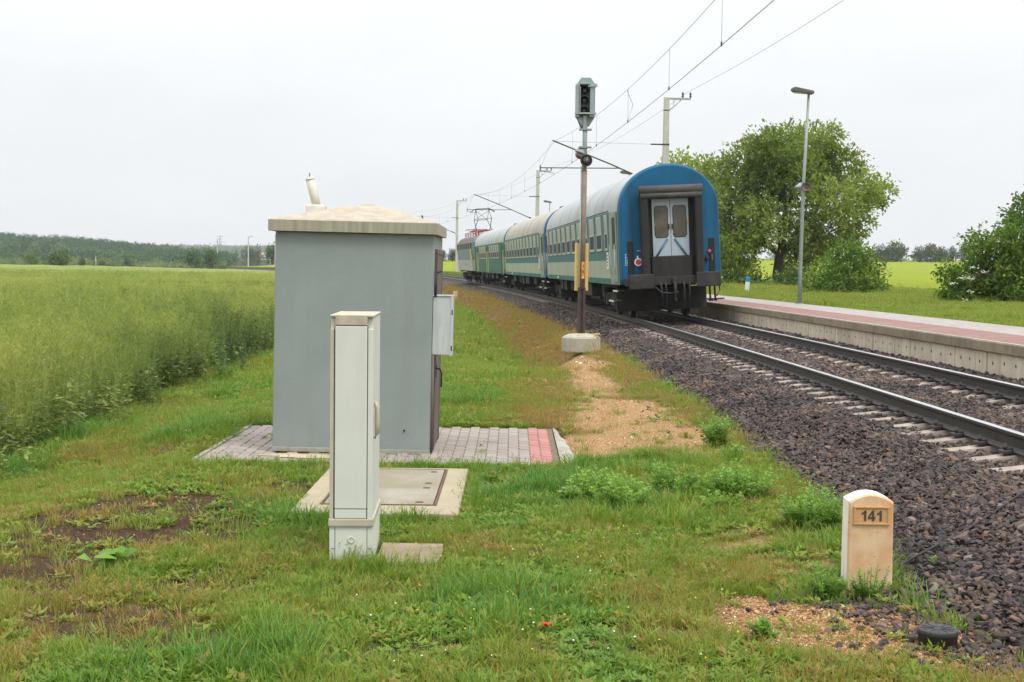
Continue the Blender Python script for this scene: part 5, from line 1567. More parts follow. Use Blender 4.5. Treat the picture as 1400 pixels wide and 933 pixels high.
def add_grass(x, y, base_scale, lawn=False):
    u = x - cx(y)
    k = np.abs(x) < .3704 * y * 1.10 + .6
    if not lawn: k &= (u < toe(y) + .10)
    else: k &= (u > 4.30)
    # keep off paving, slabs, hut, cabinet and stones
    k &= ~((x > -3.0) & (x < .60) & (y > 12.66) & (y < 15.80))
    k &= ~((x > -1.62) & (x < -.36) & (y > 9.90) & (y < 12.22))
    k &= ~((x > -1.14) & (x < -.83) & (y > 8.42) & (y < 9.2))
    k &= ~((x > -.84) & (x < -.41) & (y > 8.33) & (y < 8.99))
    k &= ~((x > 1.9) & (x < 2.4) & (y > 7.3) & (y < 8.0) & (RNG.random(len(x)) < .75))
    k &= ~((np.hypot(x - SX, y - SY) < .45))
    k &= ~((np.hypot(x - 2.11, y - 8.1) < .16) | (np.hypot(x - 2.137, y - 6.80) < .13) | ((np.hypot(x - 2.12, y - 6.62) < .22) & (RNG.random(len(x)) < .8)))
    k &= ~((u < EDGE_U - .25) & (not lawn))
    x, y, u = x[k], y[k], u[k]
    sand, soil, dry, bank = zones(x, y)
    n1 = fbm(x * .8, y * .8, 70, 4); n2 = fbm(x * 2.6, y * 2.6, 71, 3); n3 = fbm(x * .35, y * .35, 72, 3)
    if lawn:
        sand = sand * 0; soil = soil * 0; dry = np.clip((n1 - .5) * 1.2, 0, .4); bank = bank * 0
    p = (1 - .95 * np.clip(sand * 1.4, 0, 1)) * (1 - .86 * np.clip(soil * 1.5, 0, 1)) * (1 - .45 * dry * (bank < .3))
    k = RNG.random(len(x)) < p
    x, y, u, sand, soil, dry, bank, n1, n2, n3 = [q[k] for q in (x, y, u, sand, soil, dry, bank, n1, n2, n3)]
    m = len(x)
    # what grows: short turf, medium tufts, tall clumps, dry seed heads, leafy weeds
    lush = sstep(n1, .53, .66) * (1 - dry) * (sstep(n3, .40, .55) * .7 + .3)
    lush = np.maximum(lush, ell(x, y, 1.15, 10.6, .55, 1.0, 80) * .9); lush = np.maximum(lush, ell(x, y, -.25, 7.6, .30, .35, 81) * .9); lush = np.maximum(lush, ell(x, y, -.6, 8.2, .5, .3, 82) * .6)
    r = RNG.random(m)
    leafy = sstep(n2, .5, .66) * (1 - dry)
    idx = np.where(r < .55, RNG.integers(0, NA, m), NA + RNG.integers(0, NB, m))
    idx = np.where(RNG.random(m) < lush * .13, NA + NB + RNG.integers(0, NC, m), idx)
    idx = np.where(RNG.random(m) < np.clip(dry * .55 + .10, 0, 1) * (1 - lush), NA + NB + NC + RNG.integers(0, ND, m), idx)
    idx = np.where(RNG.random(m) < .14 + .55 * leafy + .12 * (y < 11), NA + NB + NC + ND + RNG.integers(0, 3, m), idx)
    tint = .62 + (n1 - .5) * .55 + (n2 - .5) * .6 + lush * .16 - dry * .40 - soil * .18 + RNG.normal(0, .12, m)
    tint = np.where(sstep(-u, 6.2, 7.6) * (1 - lush) > RNG.random(m) * 1.3, tint - .06, tint)
    tint = np.where(idx >= NA + NB + NC + ND, np.maximum(.54 + (n2 - .5) * .7 + RNG.normal(0, .13, m) - dry * .2 - soil * .12, np.where(RNG.random(m) < .08, .1, .36)), tint)
    tint = np.where(bank > .4, RNG.uniform(.02, .40, m), tint)
    far = sstep(y, 19, 30) * (u > -9.9) * (u < -4.1) * (1 - bank)
    tint = tint * (1 - far * .75) + far * .75 * (.47 + .25 * (n1 - .5))
    if lawn: tint = .50 + (n1 - .5) * .55 + RNG.normal(0, .05, m) - dry * .4
    tint = np.clip(tint, .01, 1)
    s = base_scale * RNG.uniform(.75, 1.3, m) * (1 + .25 * lush)
    z = np.where(lawn, ground_z(u, y), ground_z(u, y)) - .006
    GP.append(np.stack([x, y, z], -1)); GR.append(np.stack([RNG.normal(0, .10, m), RNG.normal(0, .10, m), RNG.uniform(0, 6.28, m)], -1))
    GS_.append(np.stack([s, s, s * RNG.uniform(.8, 1.15, m)], -1)); GI.append(idx); GT.append(tint)
for ya, yb_, dens, sca in ((5.6, 9, 560, .95), (9, 13, 400, 1.0), (13, 20, 230, 1.15), (20, 32, 105, 1.4), (32, 55, 34, 1.9), (55, 150, 8, 2.8)):
    xa = -min(.40 * yb_ + .6, 6.2 if yb_ < 25 else 7.5 if yb_ < 40 else 30); xb = 2.8
    n = int((xb - xa) * (yb_ - ya) * dens)
    x = RNG.uniform(xa, xb, n); y = RNG.uniform(ya, yb_, n)
    add_grass(x, y, sca)
for ya, yb_, dens, sca in ((21, 36, 75, 1.1), (36, 62, 26, 1.5), (62, 100, 7, 2.4)):
    n = int(17 * (yb_ - ya) * dens)
    y = RNG.uniform(ya, yb_, n); u = RNG.uniform(4.3, 17, n) ; x = cx(y) + u
    add_grass(x, y, sca, True)
# rank grass and weeds round the feet of the hut, cabinet, slabs and paving edge
ed = []
for (xa, ya, xb, yb_, n) in ((-2.97, 12.63, -1.62, 12.63, 95), (-.34, 12.63, .5, 12.63, 60), (-3.02, 12.7, -3.02, 15.7, 110), (-1.13, 8.38, -.82, 8.38, 60), (-1.60, 9.87, -.37, 9.87, 60), (-.34, 9.9, -.34, 12.2, 70), (-.80, 8.29, -.42, 8.30, 18), (-.82, 9.02, -.4, 9.02, 22), (-2.9, 15.82, .4, 15.82, 130), (1.95, 8.2, 1.96, 8.02, 8)):
    t = RNG.random(n); ed.append(np.stack([xa + (xb - xa) * t + RNG.normal(0, .03, n), ya + (yb_ - ya) * t + RNG.normal(0, .035, n)], -1))
ed = np.concatenate(ed); x, y = ed[:, 0], ed[:, 1]; m = len(x)
GP.append(np.stack([x, y, np.full(m, -.525)], -1)); GR.append(np.stack([RNG.normal(0, .15, m), RNG.normal(0, .15, m), RNG.uniform(0, 6.28, m)], -1))
s = RNG.uniform(.6, 1.15, m); GS_.append(np.stack([s, s, s], -1)); GI.append(RNG.choice([0, 1, 4, 5, 6, 12, 13], m)); GT.append(np.clip(RNG.normal(.62, .14, m), 0, 1))
# grass in the paver joints
jt = np.array([(-.30, 13.5), (-.30, 13.7), (-.31, 13.6), (-.31, 14.1), (-.29, 14.4), (-.52, 12.9), (-.51, 13.0), (-.9, 12.95), (-1.1, 12.85), (-2.6, 14.5), (-2.55, 14.7), (-2.5, 14.4), (-2.2, 12.9), (-.70, 13.1)])
m = len(jt); GP.append(np.column_stack([jt, np.full(m, -.49)])); GR.append(np.zeros((m, 3))); s = RNG.uniform(.45, .8, m); GS_.append(np.stack([s] * 3, -1)); GI.append(RNG.choice([0, 1, 2, 13], m)); GT.append(RNG.uniform(.45, .7, m))
scatter("grass", np.concatenate(GP), np.concatenate(GR), np.concatenate(GS_), np.concatenate(GI), np.concatenate(GT), g_src)
# loose grit and pebbles on the bare patches
n = 42000
y = RNG.uniform(5.9, 30, n) ** 1; x = RNG.uniform(-3.4, 2.5, n)
y = 5.9 + (y - 5.9) * RNG.random(n) ** .6
q_ = RNG.random(n) < .45; x = np.where(q_, RNG.uniform(.8, 2.5, n), x); y = np.where(q_, RNG.uniform(6.2, 8.3, n), y)
sand, soil, dry, bank = zones(x, y); u = x - cx(y)
k = (RNG.random(n) < sand * .9 + soil * .10 + .008) & (u < toe(y) + .05) & ~((x > -3.03) & (x < .5) & (y > 12.7) & (y < 15.8))
k &= ~((x > -1.62) & (x < -.36) & (y > 9.9) & (y < 12.22))
x, y, u = x[k], y[k], u[k]; m = len(x)
s = .0125 * RNG.uniform(.5, 1.9, m) * (1 + .9 * sstep(y, 12, 26)); s = np.where(RNG.random(m) < .05, s * 2.1, s)
scatter("gravel", np.stack([x, y, ground_z(u, y) + .002], -1), rnd_rot(m), np.stack([s, s, s * .8], -1), RNG.integers(0, 4, m), np.clip(RNG.beta(1.7, 2.0, m) + .35 * sstep(y, 24, 27) - .22 * (y < 9), 0, 1), [source("grit_kind", stone_mesh("grit", 300 + i, GRIT_I, .8)) for i in range(4)])

# ------------------------------------------------------------------ the crop field on the left
CROP = leafmat("crop_leaves", [(.0, (.42, .17, .05)), (.10, (.42, .28, .10)), (.25, (.42, .39, .14)), (.5, (.30, .34, .085)), (.75, (.17, .225, .06)), (1, (.06, .11, .038))], .35, True)
def crop_plant(seed, n=7, full=True):
    r = random.Random(seed); V = []; F = []
    for k in range(n):
        a = r.uniform(0, 6.28); d = .20 * math.sqrt(r.random()); x, y = d * math.cos(a), d * math.sin(a)
        h = r.uniform(.82, 1.12); lx, ly = r.gauss(0, .09), r.gauss(0, .09)
        b0 = len(V); t = .004
        V += [(x - t, y, 0), (x + t, y, 0), (x + lx * .5, y + ly * .5 + t, h * .6), (x + lx * .5, y + ly * .5 - t, h * .6), (x + lx, y + ly, h)]
        F += [(b0, b0 + 1, b0 + 2), (b0, b0 + 2, b0 + 3), (b0 + 2, b0 + 3, b0 + 4)]
        for j in range(16):      # slender pods set along the upper stem
            q = r.uniform(.52, 1.0); c = Vector((x + lx * q, y + ly * q, h * q)); az = r.uniform(0, 6.28)
            dd = Vector((math.cos(az), math.sin(az), r.uniform(.4, 1.6))).normalized()
            leaf_tris(V, F, c, dd, Vector((r.uniform(-1, 1), r.uniform(-1, 1), .2)).normalized(), r.uniform(.06, .11), .0075)
        if full:
            for j in range(9):   # broad lower leaves
                q = r.uniform(.08, .62); c = Vector((x + lx * q, y + ly * q, h * q)); az = r.uniform(0, 6.28)
                dd = Vector((math.cos(az), math.sin(az), r.uniform(-.5, .6))).normalized()
                leaf_tris(V, F, c, dd, Vector((r.uniform(-.5, .5), r.uniform(-.5, .5), 1)).normalized(), r.uniform(.07, .14), r.uniform(.03, .055))
    return mesh_np("crop_plant", V, F, CROP)
c_src = [source("crop_a_plant", crop_plant(500 + i)) for i in range(5)] + [source("crop_b_top", crop_plant(520 + i, 8, False)) for i in range(3)]
CPp, CR, CSc, CI, CT = [], [], [], [], []
for ya, yb_, dens, sca, in ((12.5, 24, 26, 1.0), (24, 45, 13, 1.15), (45, 80, 4.5, 1.5), (80, 150, 1.3, 2.0)):
    n = int((yb_ * .42 + 2) * (yb_ - ya) * dens)
    y = RNG.uniform(ya, yb_, n); x = RNG.uniform(-(yb_ * .42 + 2), -3.5, n); u = x - cx(y)
    jag = (fbm(y * .8, y * 0 + 3.3, 90, 3) - .5) * .9
    k = (u < EDGE_U + jag + .5 * (RNG.random(n) < .06)) & (np.abs(x) < .3704 * y * 1.08 + 1.2)
    x, y, u = x[k], y[k], u[k]; m = len(x)
    dist_edge = EDGE_U + .35 - u
    n1 = fbm(x * .22, y * .14, 91, 4); n2 = fbm(x * 1.1, y * 1.1, 92, 3)
    tint = .56 + (n1 - .5) * .8 + (n2 - .5) * .35 + RNG.normal(0, .07, m)
    edge = 1 - sstep(dist_edge, .2, 1.3)
    tint = tint + edge * .28
    tint = np.where((RNG.random(m) < edge * .07), RNG.uniform(.0, .10, m), tint); rusty = tint < .101
    s = sca * RNG.uniform(.78, 1.14, m) * (1 - .5 * edge * RNG.random(m)) * (1 + .22 * (n2 - .5)) * np.where(rusty, RNG.uniform(.3, .55, m), 1)
    zc_ = ground_z(u, y) - np.where(sca > 1.3, .85 * (s - 1), 0)
    CPp.append(np.stack([x, y, zc_], -1)); CR.append(np.stack([RNG.normal(0, .12, m), RNG.normal(0, .12, m), RNG.uniform(0, 6.28, m)], -1))
    CSc.append(np.stack([s, s, np.where(sca > 1.3, s, s)], -1)); CI.append(np.where(edge > .15, RNG.integers(0, 5, m), np.where(RNG.random(m) < .4, RNG.integers(0, 5, m), RNG.integers(5, 8, m)))); CT.append(np.clip(tint, 0, 1))
crop = scatter("crop_field", np.concatenate(CPp), np.concatenate(CR), np.concatenate(CSc), np.concatenate(CI), np.concatenate(CT), c_src)
# closed canopy of the same crop further in: a rough sheet through the plants
def canopy_mat():
    m, t, b = mk("crop_canopy")
    P = worldco(t)
    n1 = noise(t, scaled(t, P, (.22, .10, 1)), 1.0, 5, .55); n2 = noise(t, P, 5, 5, .7); n3 = noise(t, scaled(t, P, (.05, .02, 1)), 1.0, 3)
    a = mathn(t, 'MULTIPLY_ADD', n2, .55, mathn(t, 'MULTIPLY', n1, .75))
    c = ramp(t, a, [(.38, (.115, .155, .042)), (.60, (.195, .235, .06)), (.78, (.275, .29, .09)), (.92, (.36, .33, .14))])
    c = mixc(t, ramp(t, n3, [(.42, 0), (.62, .55)]), c, (.16, .235, .052))
    t.links.new(c, b.inputs["Base Color"]); b.inputs["Roughness"].default_value = 1; b.inputs["Specular IOR Level"].default_value = .05
    bump(t, b, n2, 1.0, .12)
    return m
ux = np.concatenate([-np.geomspace(.9, 260, 90)[::-1]]) + EDGE_U
yc = np.concatenate([np.arange(11, 60, .45), np.geomspace(60, 385, 90)])
UU, YY = np.meshgrid(ux, yc); XX = cx(np.minimum(YY, 1e9)) + UU
de = EDGE_U - UU
ZZ = ground_z(UU, YY) + .80 * sstep(de, .75, 1.9) * (1 - sstep(YY, 372, 385) * .9) + (fbm(XX * 1.8, YY * 1.8, 93, 4) - .5) * .34 + (fbm(XX * .15, YY * .1, 94, 3) - .5) * .14
ny, nx = UU.shape; ii = np.arange(nx * ny).reshape(ny, nx)
Q = np.stack([ii[:-1, :-1], ii[:-1, 1:], ii[1:, 1:], ii[1:, :-1]], -1).reshape(-1, 4)
link("crop_canopy", mesh_np("crop_canopy", np.stack([XX, YY, ZZ], -1).reshape(-1, 3), Q, canopy_mat(), None, True), crop, "stuff")

# ------------------------------------------------------------------ trees and bushes
LEAF_W = leafmat("walnut_leaves", [(.0, (.10, .155, .03)), (.35, (.17, .235, .045)), (.65, (.235, .295, .068)), (1, (.32, .35, .11))], .45)
LEAF_D = leafmat("dark_leaves", [(.0, (.030, .060, .020)), (.4, (.055, .105, .028)), (.75, (.090, .150, .034)), (1, (.145, .185, .05))], .32)
LEAF_L = leafmat("light_bush_leaves", [(.0, (.050, .105, .018)), (.4, (.10, .18, .026)), (.75, (.165, .245, .038)), (1, (.24, .29, .07))], .38)
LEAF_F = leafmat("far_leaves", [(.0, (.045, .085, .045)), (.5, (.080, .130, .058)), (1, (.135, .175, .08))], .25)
BARK = solid("bark", (.085, .066, .050), .95, 0, .3, 3, (.04, .032, .025), .6, True, .2, 20)
def leaf_cloud(blobs, n, size, seed, up=.35, hollow=.35):
    """pointed leaves in loose sprays spread through the blobs (x, y, z, rx, ry, rz)"""
    r = np.random.default_rng(seed)
    w_ = np.array([(b[3] * b[4] * b[5]) ** (2 / 3) for b in blobs]); w_ /= w_.sum()
    nsp = max(1, n // 7)
    bi = r.choice(len(blobs), nsp, p=w_); B = np.array(blobs)[bi]
    d = r.normal(size=(nsp, 3)); d /= np.linalg.norm(d, axis=1)[:, None]
    rad = (hollow + (1 - hollow) * r.random(nsp)) ** .75 * (1 + r.normal(0, .10, nsp))
    sp = B[:, :3] + d * rad[:, None] * B[:, 3:6]
    bt = r.uniform(.25, .75, len(blobs))[bi] + r.normal(0, .13, nsp)
    outw = d * .8 + np.array([0, 0, -.25]) + r.normal(0, .45, (nsp, 3)); outw /= np.linalg.norm(outw, axis=1)[:, None]
    k = 7
    c = np.repeat(sp, k, 0) + np.repeat(outw, k, 0) * (np.tile(np.arange(k), nsp) * size * .36)[:, None] + r.normal(0, size * .28, (nsp * k, 3))
    dd = np.repeat(outw, k, 0) + r.normal(0, .8, (nsp * k, 3)); dd /= np.linalg.norm(dd, axis=1)[:, None]
    nn = r.normal(size=(nsp * k, 3)) + np.array([0, 0, up * 3]); nn /= np.linalg.norm(nn, axis=1)[:, None]
    s = np.cross(dd, nn); s /= np.linalg.norm(s, axis=1)[:, None] + 1e-9
    ln = size * r.uniform(.7, 1.35, nsp * k)[:, None]; wd = ln * r.uniform(.42, .62, (nsp * k, 1))
    V = np.stack([c, c + dd * ln * .5 + s * wd / 2, c + dd * ln, c + dd * ln * .5 - s * wd / 2], 1).reshape(-1, 3)
    m = nsp * k; b0 = np.arange(m) * 4
    F = np.stack([b0, b0 + 1, b0 + 2, b0 + 3], -1)
    tint = np.repeat(np.clip(np.repeat(bt, k) + r.normal(0, .10, m), 0, 1), 4)
    return V, F, tint
def crown(blobs, n, size, mat, seed, parent, name="crown", **kw):
    V, F, t = leaf_cloud(blobs, n, size, seed, **kw)
    return link(name, mesh_np(name, V, F, mat, dict(tint=t)), parent)
def limbs(m, base, blobs, r0, fork, seed, sub=3):
    """trunk up to the fork, a limb to each blob, twigs inside it"""
    r = random.Random(seed)
    m.tube([base, base + (fork - base) * .5 + Vector((r.uniform(-.05, .05), r.uniform(-.05, .05), 0)), fork], [r0 * 1.25, r0, r0 * .85], 10)
    # main limbs first: each leads to a handful of neighbouring blobs
    nm = max(1, min(6, len(blobs) // 4))
    cen = [Vector(blobs[int(i * len(blobs) / nm)][:3]) for i in range(nm)]
    for _ in range(4):
        grp = [[] for _ in cen]
        for b in blobs:
            c = Vector(b[:3]); grp[min(range(nm), key=lambda i: (cen[i] - c).length)].append(c)
        cen = [sum(g, Vector((0, 0, 0))) / len(g) if g else cen[i] for i, g in enumerate(grp)]
    root = fork
    hubs = []
    for i, c in enumerate(cen):
        hub = root + (c - root) * r.uniform(.42, .58)
        hub.z = root.z + (c.z - root.z) * r.uniform(.5, .62)
        if nm > 1:
            bend = root + (hub - root) * .5 + Vector((r.uniform(-.12, .12), r.uniform(-.12, .12), r.uniform(-.08, .05))) * (hub - root).length
            m.tube([root - Vector((0, 0, r0 * .6)), bend, hub], [r0 * .62, r0 * .50, r0 * .40], 8)
        hubs.append(hub)
    for b in blobs:
        c = Vector(b[:3])
        fork = hubs[min(range(nm), key=lambda i: (cen[i] - c).length)] if nm > 1 else root
        d = c - fork
        mid = fork + d * .5 + Vector((r.uniform(-.12, .12), r.uniform(-.12, .12), -.06)) * d.length
        rr_ = r0 * min(.55, .14 + .30 * b[3] / max(1e-6, max(q[3] for q in blobs)))
        m.tube([fork - d * .02, mid, c], [rr_, rr_ * .62, rr_ * .26], 7)
        for k in range(sub):
            e_ = c + Vector((r.uniform(-1, 1) * b[3], r.uniform(-1, 1) * b[4], r.uniform(-.4, 1) * b[5])) * .85
            st = mid + (c - mid) * r.random()
            m.tube([st, (st + e_) / 2 + Vector((r.uniform(-.1, .1),) * 3), e_], [rr_ * .32, rr_ * .2, rr_ * .07], 5)
    return m
def px_blobs(lst, d0, spread, seed, flat=1.0):
    r = random.Random(seed); out_ = []
    for q in lst:
        px, py, rp = q[:3]; dd = d0 + (q[3] if len(q) > 3 else r.uniform(-spread, spread))
        p = at_px(px, py, dd); rr_ = rp / F_PX * dd
        out_.append((p.x, p.y, p.z, rr_, rr_, rr_ * flat))
    return out_
def rel(blobs, o): return [(b[0] - o.x, b[1] - o.y, b[2] - o.z, b[3], b[4], b[5]) for b in blobs]
def big_tree(name, label, cat, base_px, d0, lst, spread, n, size, mat, seed, r0, fork_px, group=None, hollow=.35, sub=3):
    b = at_px(base_px[0], base_px[1], d0); b.z = gz(b.x, b.y) - .1
    r = empty(name, b, 0, label, cat, group)
    bl = rel(px_blobs(lst, d0, spread, seed, .85), b)
    fk = at_px(fork_px[0], fork_px[1], d0) - b
    m = limbs(MB(), Vector((0, 0, 0)), bl, r0, fk, seed, sub)
    m.build("trunk", BARK, r)
    crown(bl, n, size, mat, seed, r, hollow=hollow)
    return r
WAL = [(1065, 205, 34), (1110, 202, 32), (1020, 216, 30), (1150, 226, 30), (1180, 255, 28), (1198, 266, 18), (978, 240, 30), (1002, 268, 36), (1045, 246, 36), (1095, 243, 36), (1140, 274, 34), (1170, 296, 24),
       (985, 308, 32), (1003, 343, 28), (1028, 326, 22), (1103, 322, 24), (1135, 322, 28), (1018, 368, 20), (992, 358, 20), (1090, 360, 20), (1120, 345, 22), (1125, 250, 26), (962, 286, 24), (1160, 325, 18), (1212, 258, 9), (1040, 285, 20), (1085, 192, 22), (1130, 190, 20), (1045, 195, 20), (1075, 225, 26)]
big_tree("walnut_tree", "large spreading walnut tree right of the train with sky showing through", "tree", (1063, 386), 85, WAL + [(1035, 300, 24), (1050, 275, 26), (1060, 225, 28), (1120, 225, 28), (1008, 320, 22), (975, 330, 18), (1092, 300, 26), (1048, 318, 20), (1085, 338, 18)], 3.2, 50000, .235, LEAF_W, 21, .30, (1066, 345), hollow=.25)
big_tree("tree", "smaller tree peeping out behind the blue coach, left of the big walnut", "tree", (945, 386), 98, [(925, 228, 14), (945, 233, 17), (960, 250, 16), (938, 256, 18), (955, 280, 18), (970, 315, 20), (950, 330, 20)], 2, 3600, .34, LEAF_W, 22, .14, (948, 330))
big_tree("bush", "tall leafy bush between the lamp post and the open field", "bush", (1160, 400), 57, [(1165, 362, 26), (1140, 372, 24), (1185, 372, 22), (1195, 388, 16), (1125, 385, 20), (1155, 345, 16), (1178, 350, 14), (1150, 388, 22), (1180, 392, 18), (1112, 392, 14), (1170, 338, 9)], 1.2, 5200, .17, LEAF_L, 23, .06, (1158, 390))
for px, py, d0, lst, lb in ((1008, 395, 78, [(1000, 384, 10), (1020, 386, 9), (1038, 388, 10)], "low dark scrub under the walnut near the white and blue post"),
                            (1085, 398, 74, [(1082, 384, 14), (1098, 388, 12), (1066, 390, 10)], "low dark scrub under the walnut just left of the lamp post")):
    big_tree("scrub", lb, "bush", (px, py), d0, lst, .6, 1300, .20, LEAF_D, px, .04, (px, py - 5), "scrub under the walnut")
EL = [(1330, 385, 28), (1310, 395, 20), (1300, 370, 15), (1365, 350, 36), (1395, 330, 34), (1345, 350, 20), (1400, 385, 40), (1360, 395, 30), (1325, 330, 9), (1334, 318, 8), (1350, 326, 9), (1395, 290, 17), (1410, 275, 18), (1380, 310, 14), (1312, 378, 14), (1292, 372, 8), (1440, 350, 45), (1450, 390, 40), (1430, 300, 25), (1340, 402, 18), (1300, 400, 12), (1383, 405, 22)]
eb = big_tree("elder_bush", "big dark green elder bush with white flower heads at the right edge", "bush", (1385, 413), 43, EL, 1.0, 24000, .125, LEAF_L, 24, .08, (1385, 385), hollow=.2)
WFL = solid("elder_flower_white", (.72, .70, .60), .8, 0, .05, 20)
rr = random.Random(8)
ebx = eb.location
for px, py in ((1315, 381), (1322, 380), (1329, 382), (1302, 388), (1333, 366), (1319, 411), (1345, 372), (1327, 399)):
    c = at_px(px, py, 41.6) - ebx
    m = MB()
    for k in range(12):
        q = c + Vector((rr.gauss(0, .06), rr.gauss(0, .06), rr.gauss(0, .025)))
        m.lathe([(.008, -.01), (.03, .0), (.008, .012)], q, n=6)
    m.build("flower_head", WFL, eb)
# far trees on the right skyline, each its own thing
def far_tree(px, base_py, top_py, wpx, d0, seed, label, mat=LEAF_F, group=None, n=2400):
    b = at_px(px, base_py, d0); g0 = gz(b.x, b.y)
    t = at_px(px, top_py, d0).z
    b.z = g0 - .2
    h = t - b.z; wr = wpx / F_PX * d0 / 2
    r = random.Random(seed)
    bl = [(r.uniform(-.45, .45) * wr, r.uniform(-.45, .45) * wr, h * r.uniform(.35, .82), wr * r.uniform(.45, .62), wr * r.uniform(.45, .62), h * r.uniform(.16, .24)) for k in range(6)]
    bl += [(0, 0, h * .80, wr * .5, wr * .5, h * .2), (0, 0, h * .36, wr * .8, wr * .8, h * .28)]
    ro = empty("far_tree", b, 0, label, "tree", group)
    limbs(MB(), Vector((0, 0, 0)), bl, wr * .09, Vector((0, 0, h * .28)), seed, 1).build("trunk", BARK, ro)
    crown(bl, n, max(.20, wr * .17), mat, seed, ro, hollow=.45)
    return ro
GRP = "trees on the far skyline at right"
for i, (px, b_, t_, w_, lb) in enumerate(((1203, 362, 336, 24, "left half of the rounded far tree pair on the field horizon"), (1222, 362, 333, 34, "taller right half of the rounded far tree pair on the horizon"),
        (1256, 362, 338, 18, "first far tree right of the gap on the field horizon"), (1272, 362, 336, 22, "second far tree in the row right of the horizon gap"),
        (1288, 362, 341, 24, "lower greyish far tree in the middle of the horizon row"), (1303, 362, 336, 14, "slim far tree near the elder bush on the field horizon"), (1318, 362, 335, 18, "last far tree meeting the elder bush on the horizon"))):
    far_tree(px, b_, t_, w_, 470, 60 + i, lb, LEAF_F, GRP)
for i, (px, t_, w_, d0, lb) in enumerate(((604, 343, 16, 330, "far dark tree seen between hut roof and concrete pole"), (619, 341, 16, 330, "far dark tree just left of the locomotive front"), (634, 340, 18, 330, "far dark tree mostly hidden behind the locomotive"), (996, 344, 20, 420, "pale far tree seen beneath the walnut's left branches"))):
    far_tree(px, 358, t_, w_, d0, 80 + i, lb, LEAF_F, "far trees beyond the railway")
# row of far scrub behind the walnut
V = []; bl = []
rr = random.Random(4)
for k in range(46):
    y = 470 + rr.uniform(0, 40); x = 30 + k * 4.6 + rr.uniform(-2, 2)
    z = gz(x, y); h = rr.uniform(2.0, 4.0)
    bl.append((x, y, z + h * .45, rr.uniform(2.5, 4), 3, h * .55))
Vv, Ff, tt = leaf_cloud(bl, 7000, .7, 5)
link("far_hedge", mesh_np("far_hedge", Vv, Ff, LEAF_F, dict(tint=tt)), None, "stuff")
# left: single trees and bushes standing before the wood
GL = "bushes and trees standing before the left wood"
for i, (px, b_, t_, w_, d0, lb, mt) in enumerate((
        (77, 365, 345, 36, 330, "round dark tree standing alone in front of the left wood", LEAF_D),
        (112, 366, 354, 10, 360, "small dark bush right of the lone round tree", LEAF_D),
        (140, 364, 357, 12, 372, "low bush beside the far grey pole on the field edge", LEAF_F),
        (175, 364, 350, 14, 372, "cone shaped bush at the left end of the pale far thicket", LEAF_F),
        (43, 364, 343, 18, 385, "pale green slender tree left of the lone round tree", LEAF_L),
        (262, 362, 345, 26, 385, "darker leafy tree next to last in the wood's right end", LEAF_D),
        (287, 361, 337, 26, 390, "tall dark rounded tree closing the right end of the wood", LEAF_D),
        (322, 356, 338, 9, 520, "small upright tree alone in the gap below the pylon", LEAF_F),
        (340, 356, 337, 20, 560, "blue green far tree left of the two thin poles", LEAF_F),
        (372, 361, 334, 26, 450, "dark tree touching the hut's left edge beside thin poles", LEAF_D),
        (352, 358, 335, 16, 590, "hazy far tree between the two thin poles", LEAF_F))):
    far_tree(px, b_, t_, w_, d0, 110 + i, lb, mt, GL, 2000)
# the wooded hill: one mass that reads as a wood
def wood_src(seed, mat):
    r = random.Random(seed)
    bl = [(r.uniform(-.2, .2), r.uniform(-.2, .2), r.uniform(.35, .85), r.uniform(.16, .24), r.uniform(.16, .24), r.uniform(.10, .17)) for k in range(7)] + [(0, 0, .40, .30, .30, .28)]
    V, F, t = leaf_cloud(bl, 420, .085, seed, hollow=.5)
    m = mesh_np("wood_tree", V, F, mat)
    return m
LEAF_WOOD = leafmat("wood_leaves", [(.0, (.035, .085, .042)), (.4, (.066, .13, .055)), (.75, (.13, .20, .072)), (1, (.21, .25, .10))], .25, True)
w_src = [source("wood_kind", wood_src(200 + i, LEAF_WOOD)) for i in range(5)]
n = 2600
y = RNG.uniform(392, 900, n); x = -RNG.uniform(.10, .47, n) * y - 10
k = (x < -40 - (y - 392) * .02 - 45 * (y > 520) * 0) & ((x / y) < -.205 - .0 * y)
k2 = (RNG.random(n) < .55 + .45 * (y > 470)) & k
x, y = x[k2], y[k2]; m = len(x)
hh = np.where(y < 440, RNG.uniform(2.2, 4.2, m), np.where(y < 520, RNG.uniform(3.0, 5.2, m), RNG.uniform(4.2, 6.6, m))) * (.75 + .5 * fbm(x * .02, y * .02, 95, 2))
tint = np.clip(.38 + (fbm(x * .03, y * .03, 96, 3) - .5) * 1.3 + np.where(y < 450, .34, -.05) + RNG.normal(0, .13, m), 0, 1)
scatter("woodland", np.stack([x, y, ground_z(x - cx(y), y) - .3], -1), np.stack([RNG.normal(0, .05, m), RNG.normal(0, .05, m), RNG.uniform(0, 6.28, m)], -1), np.stack([hh * RNG.uniform(.9, 1.5, m), hh * RNG.uniform(.9, 1.5, m), hh], -1), RNG.integers(0, 5, m), tint, w_src)
# pale flowering thicket along the field edge below the wood
bl = []
for px in range(185, 262, 6):
    p = at_px(px, 358, 375); z = gz(p.x, p.y); bl.append((p.x, p.y + rr.uniform(-2, 2), z + .9, 1.1, 1.2, 1.0))
Vv, Ff, tt = leaf_cloud(bl, 1800, .32, 6)
link("flowering_thicket", mesh_np("flowering_thicket", Vv, Ff, leafmat("thicket_leaves", [(.0, (.10, .14, .05)), (.5, (.21, .24, .10)), (1, (.36, .35, .22))], .2), dict(tint=tt)), None, "stuff")
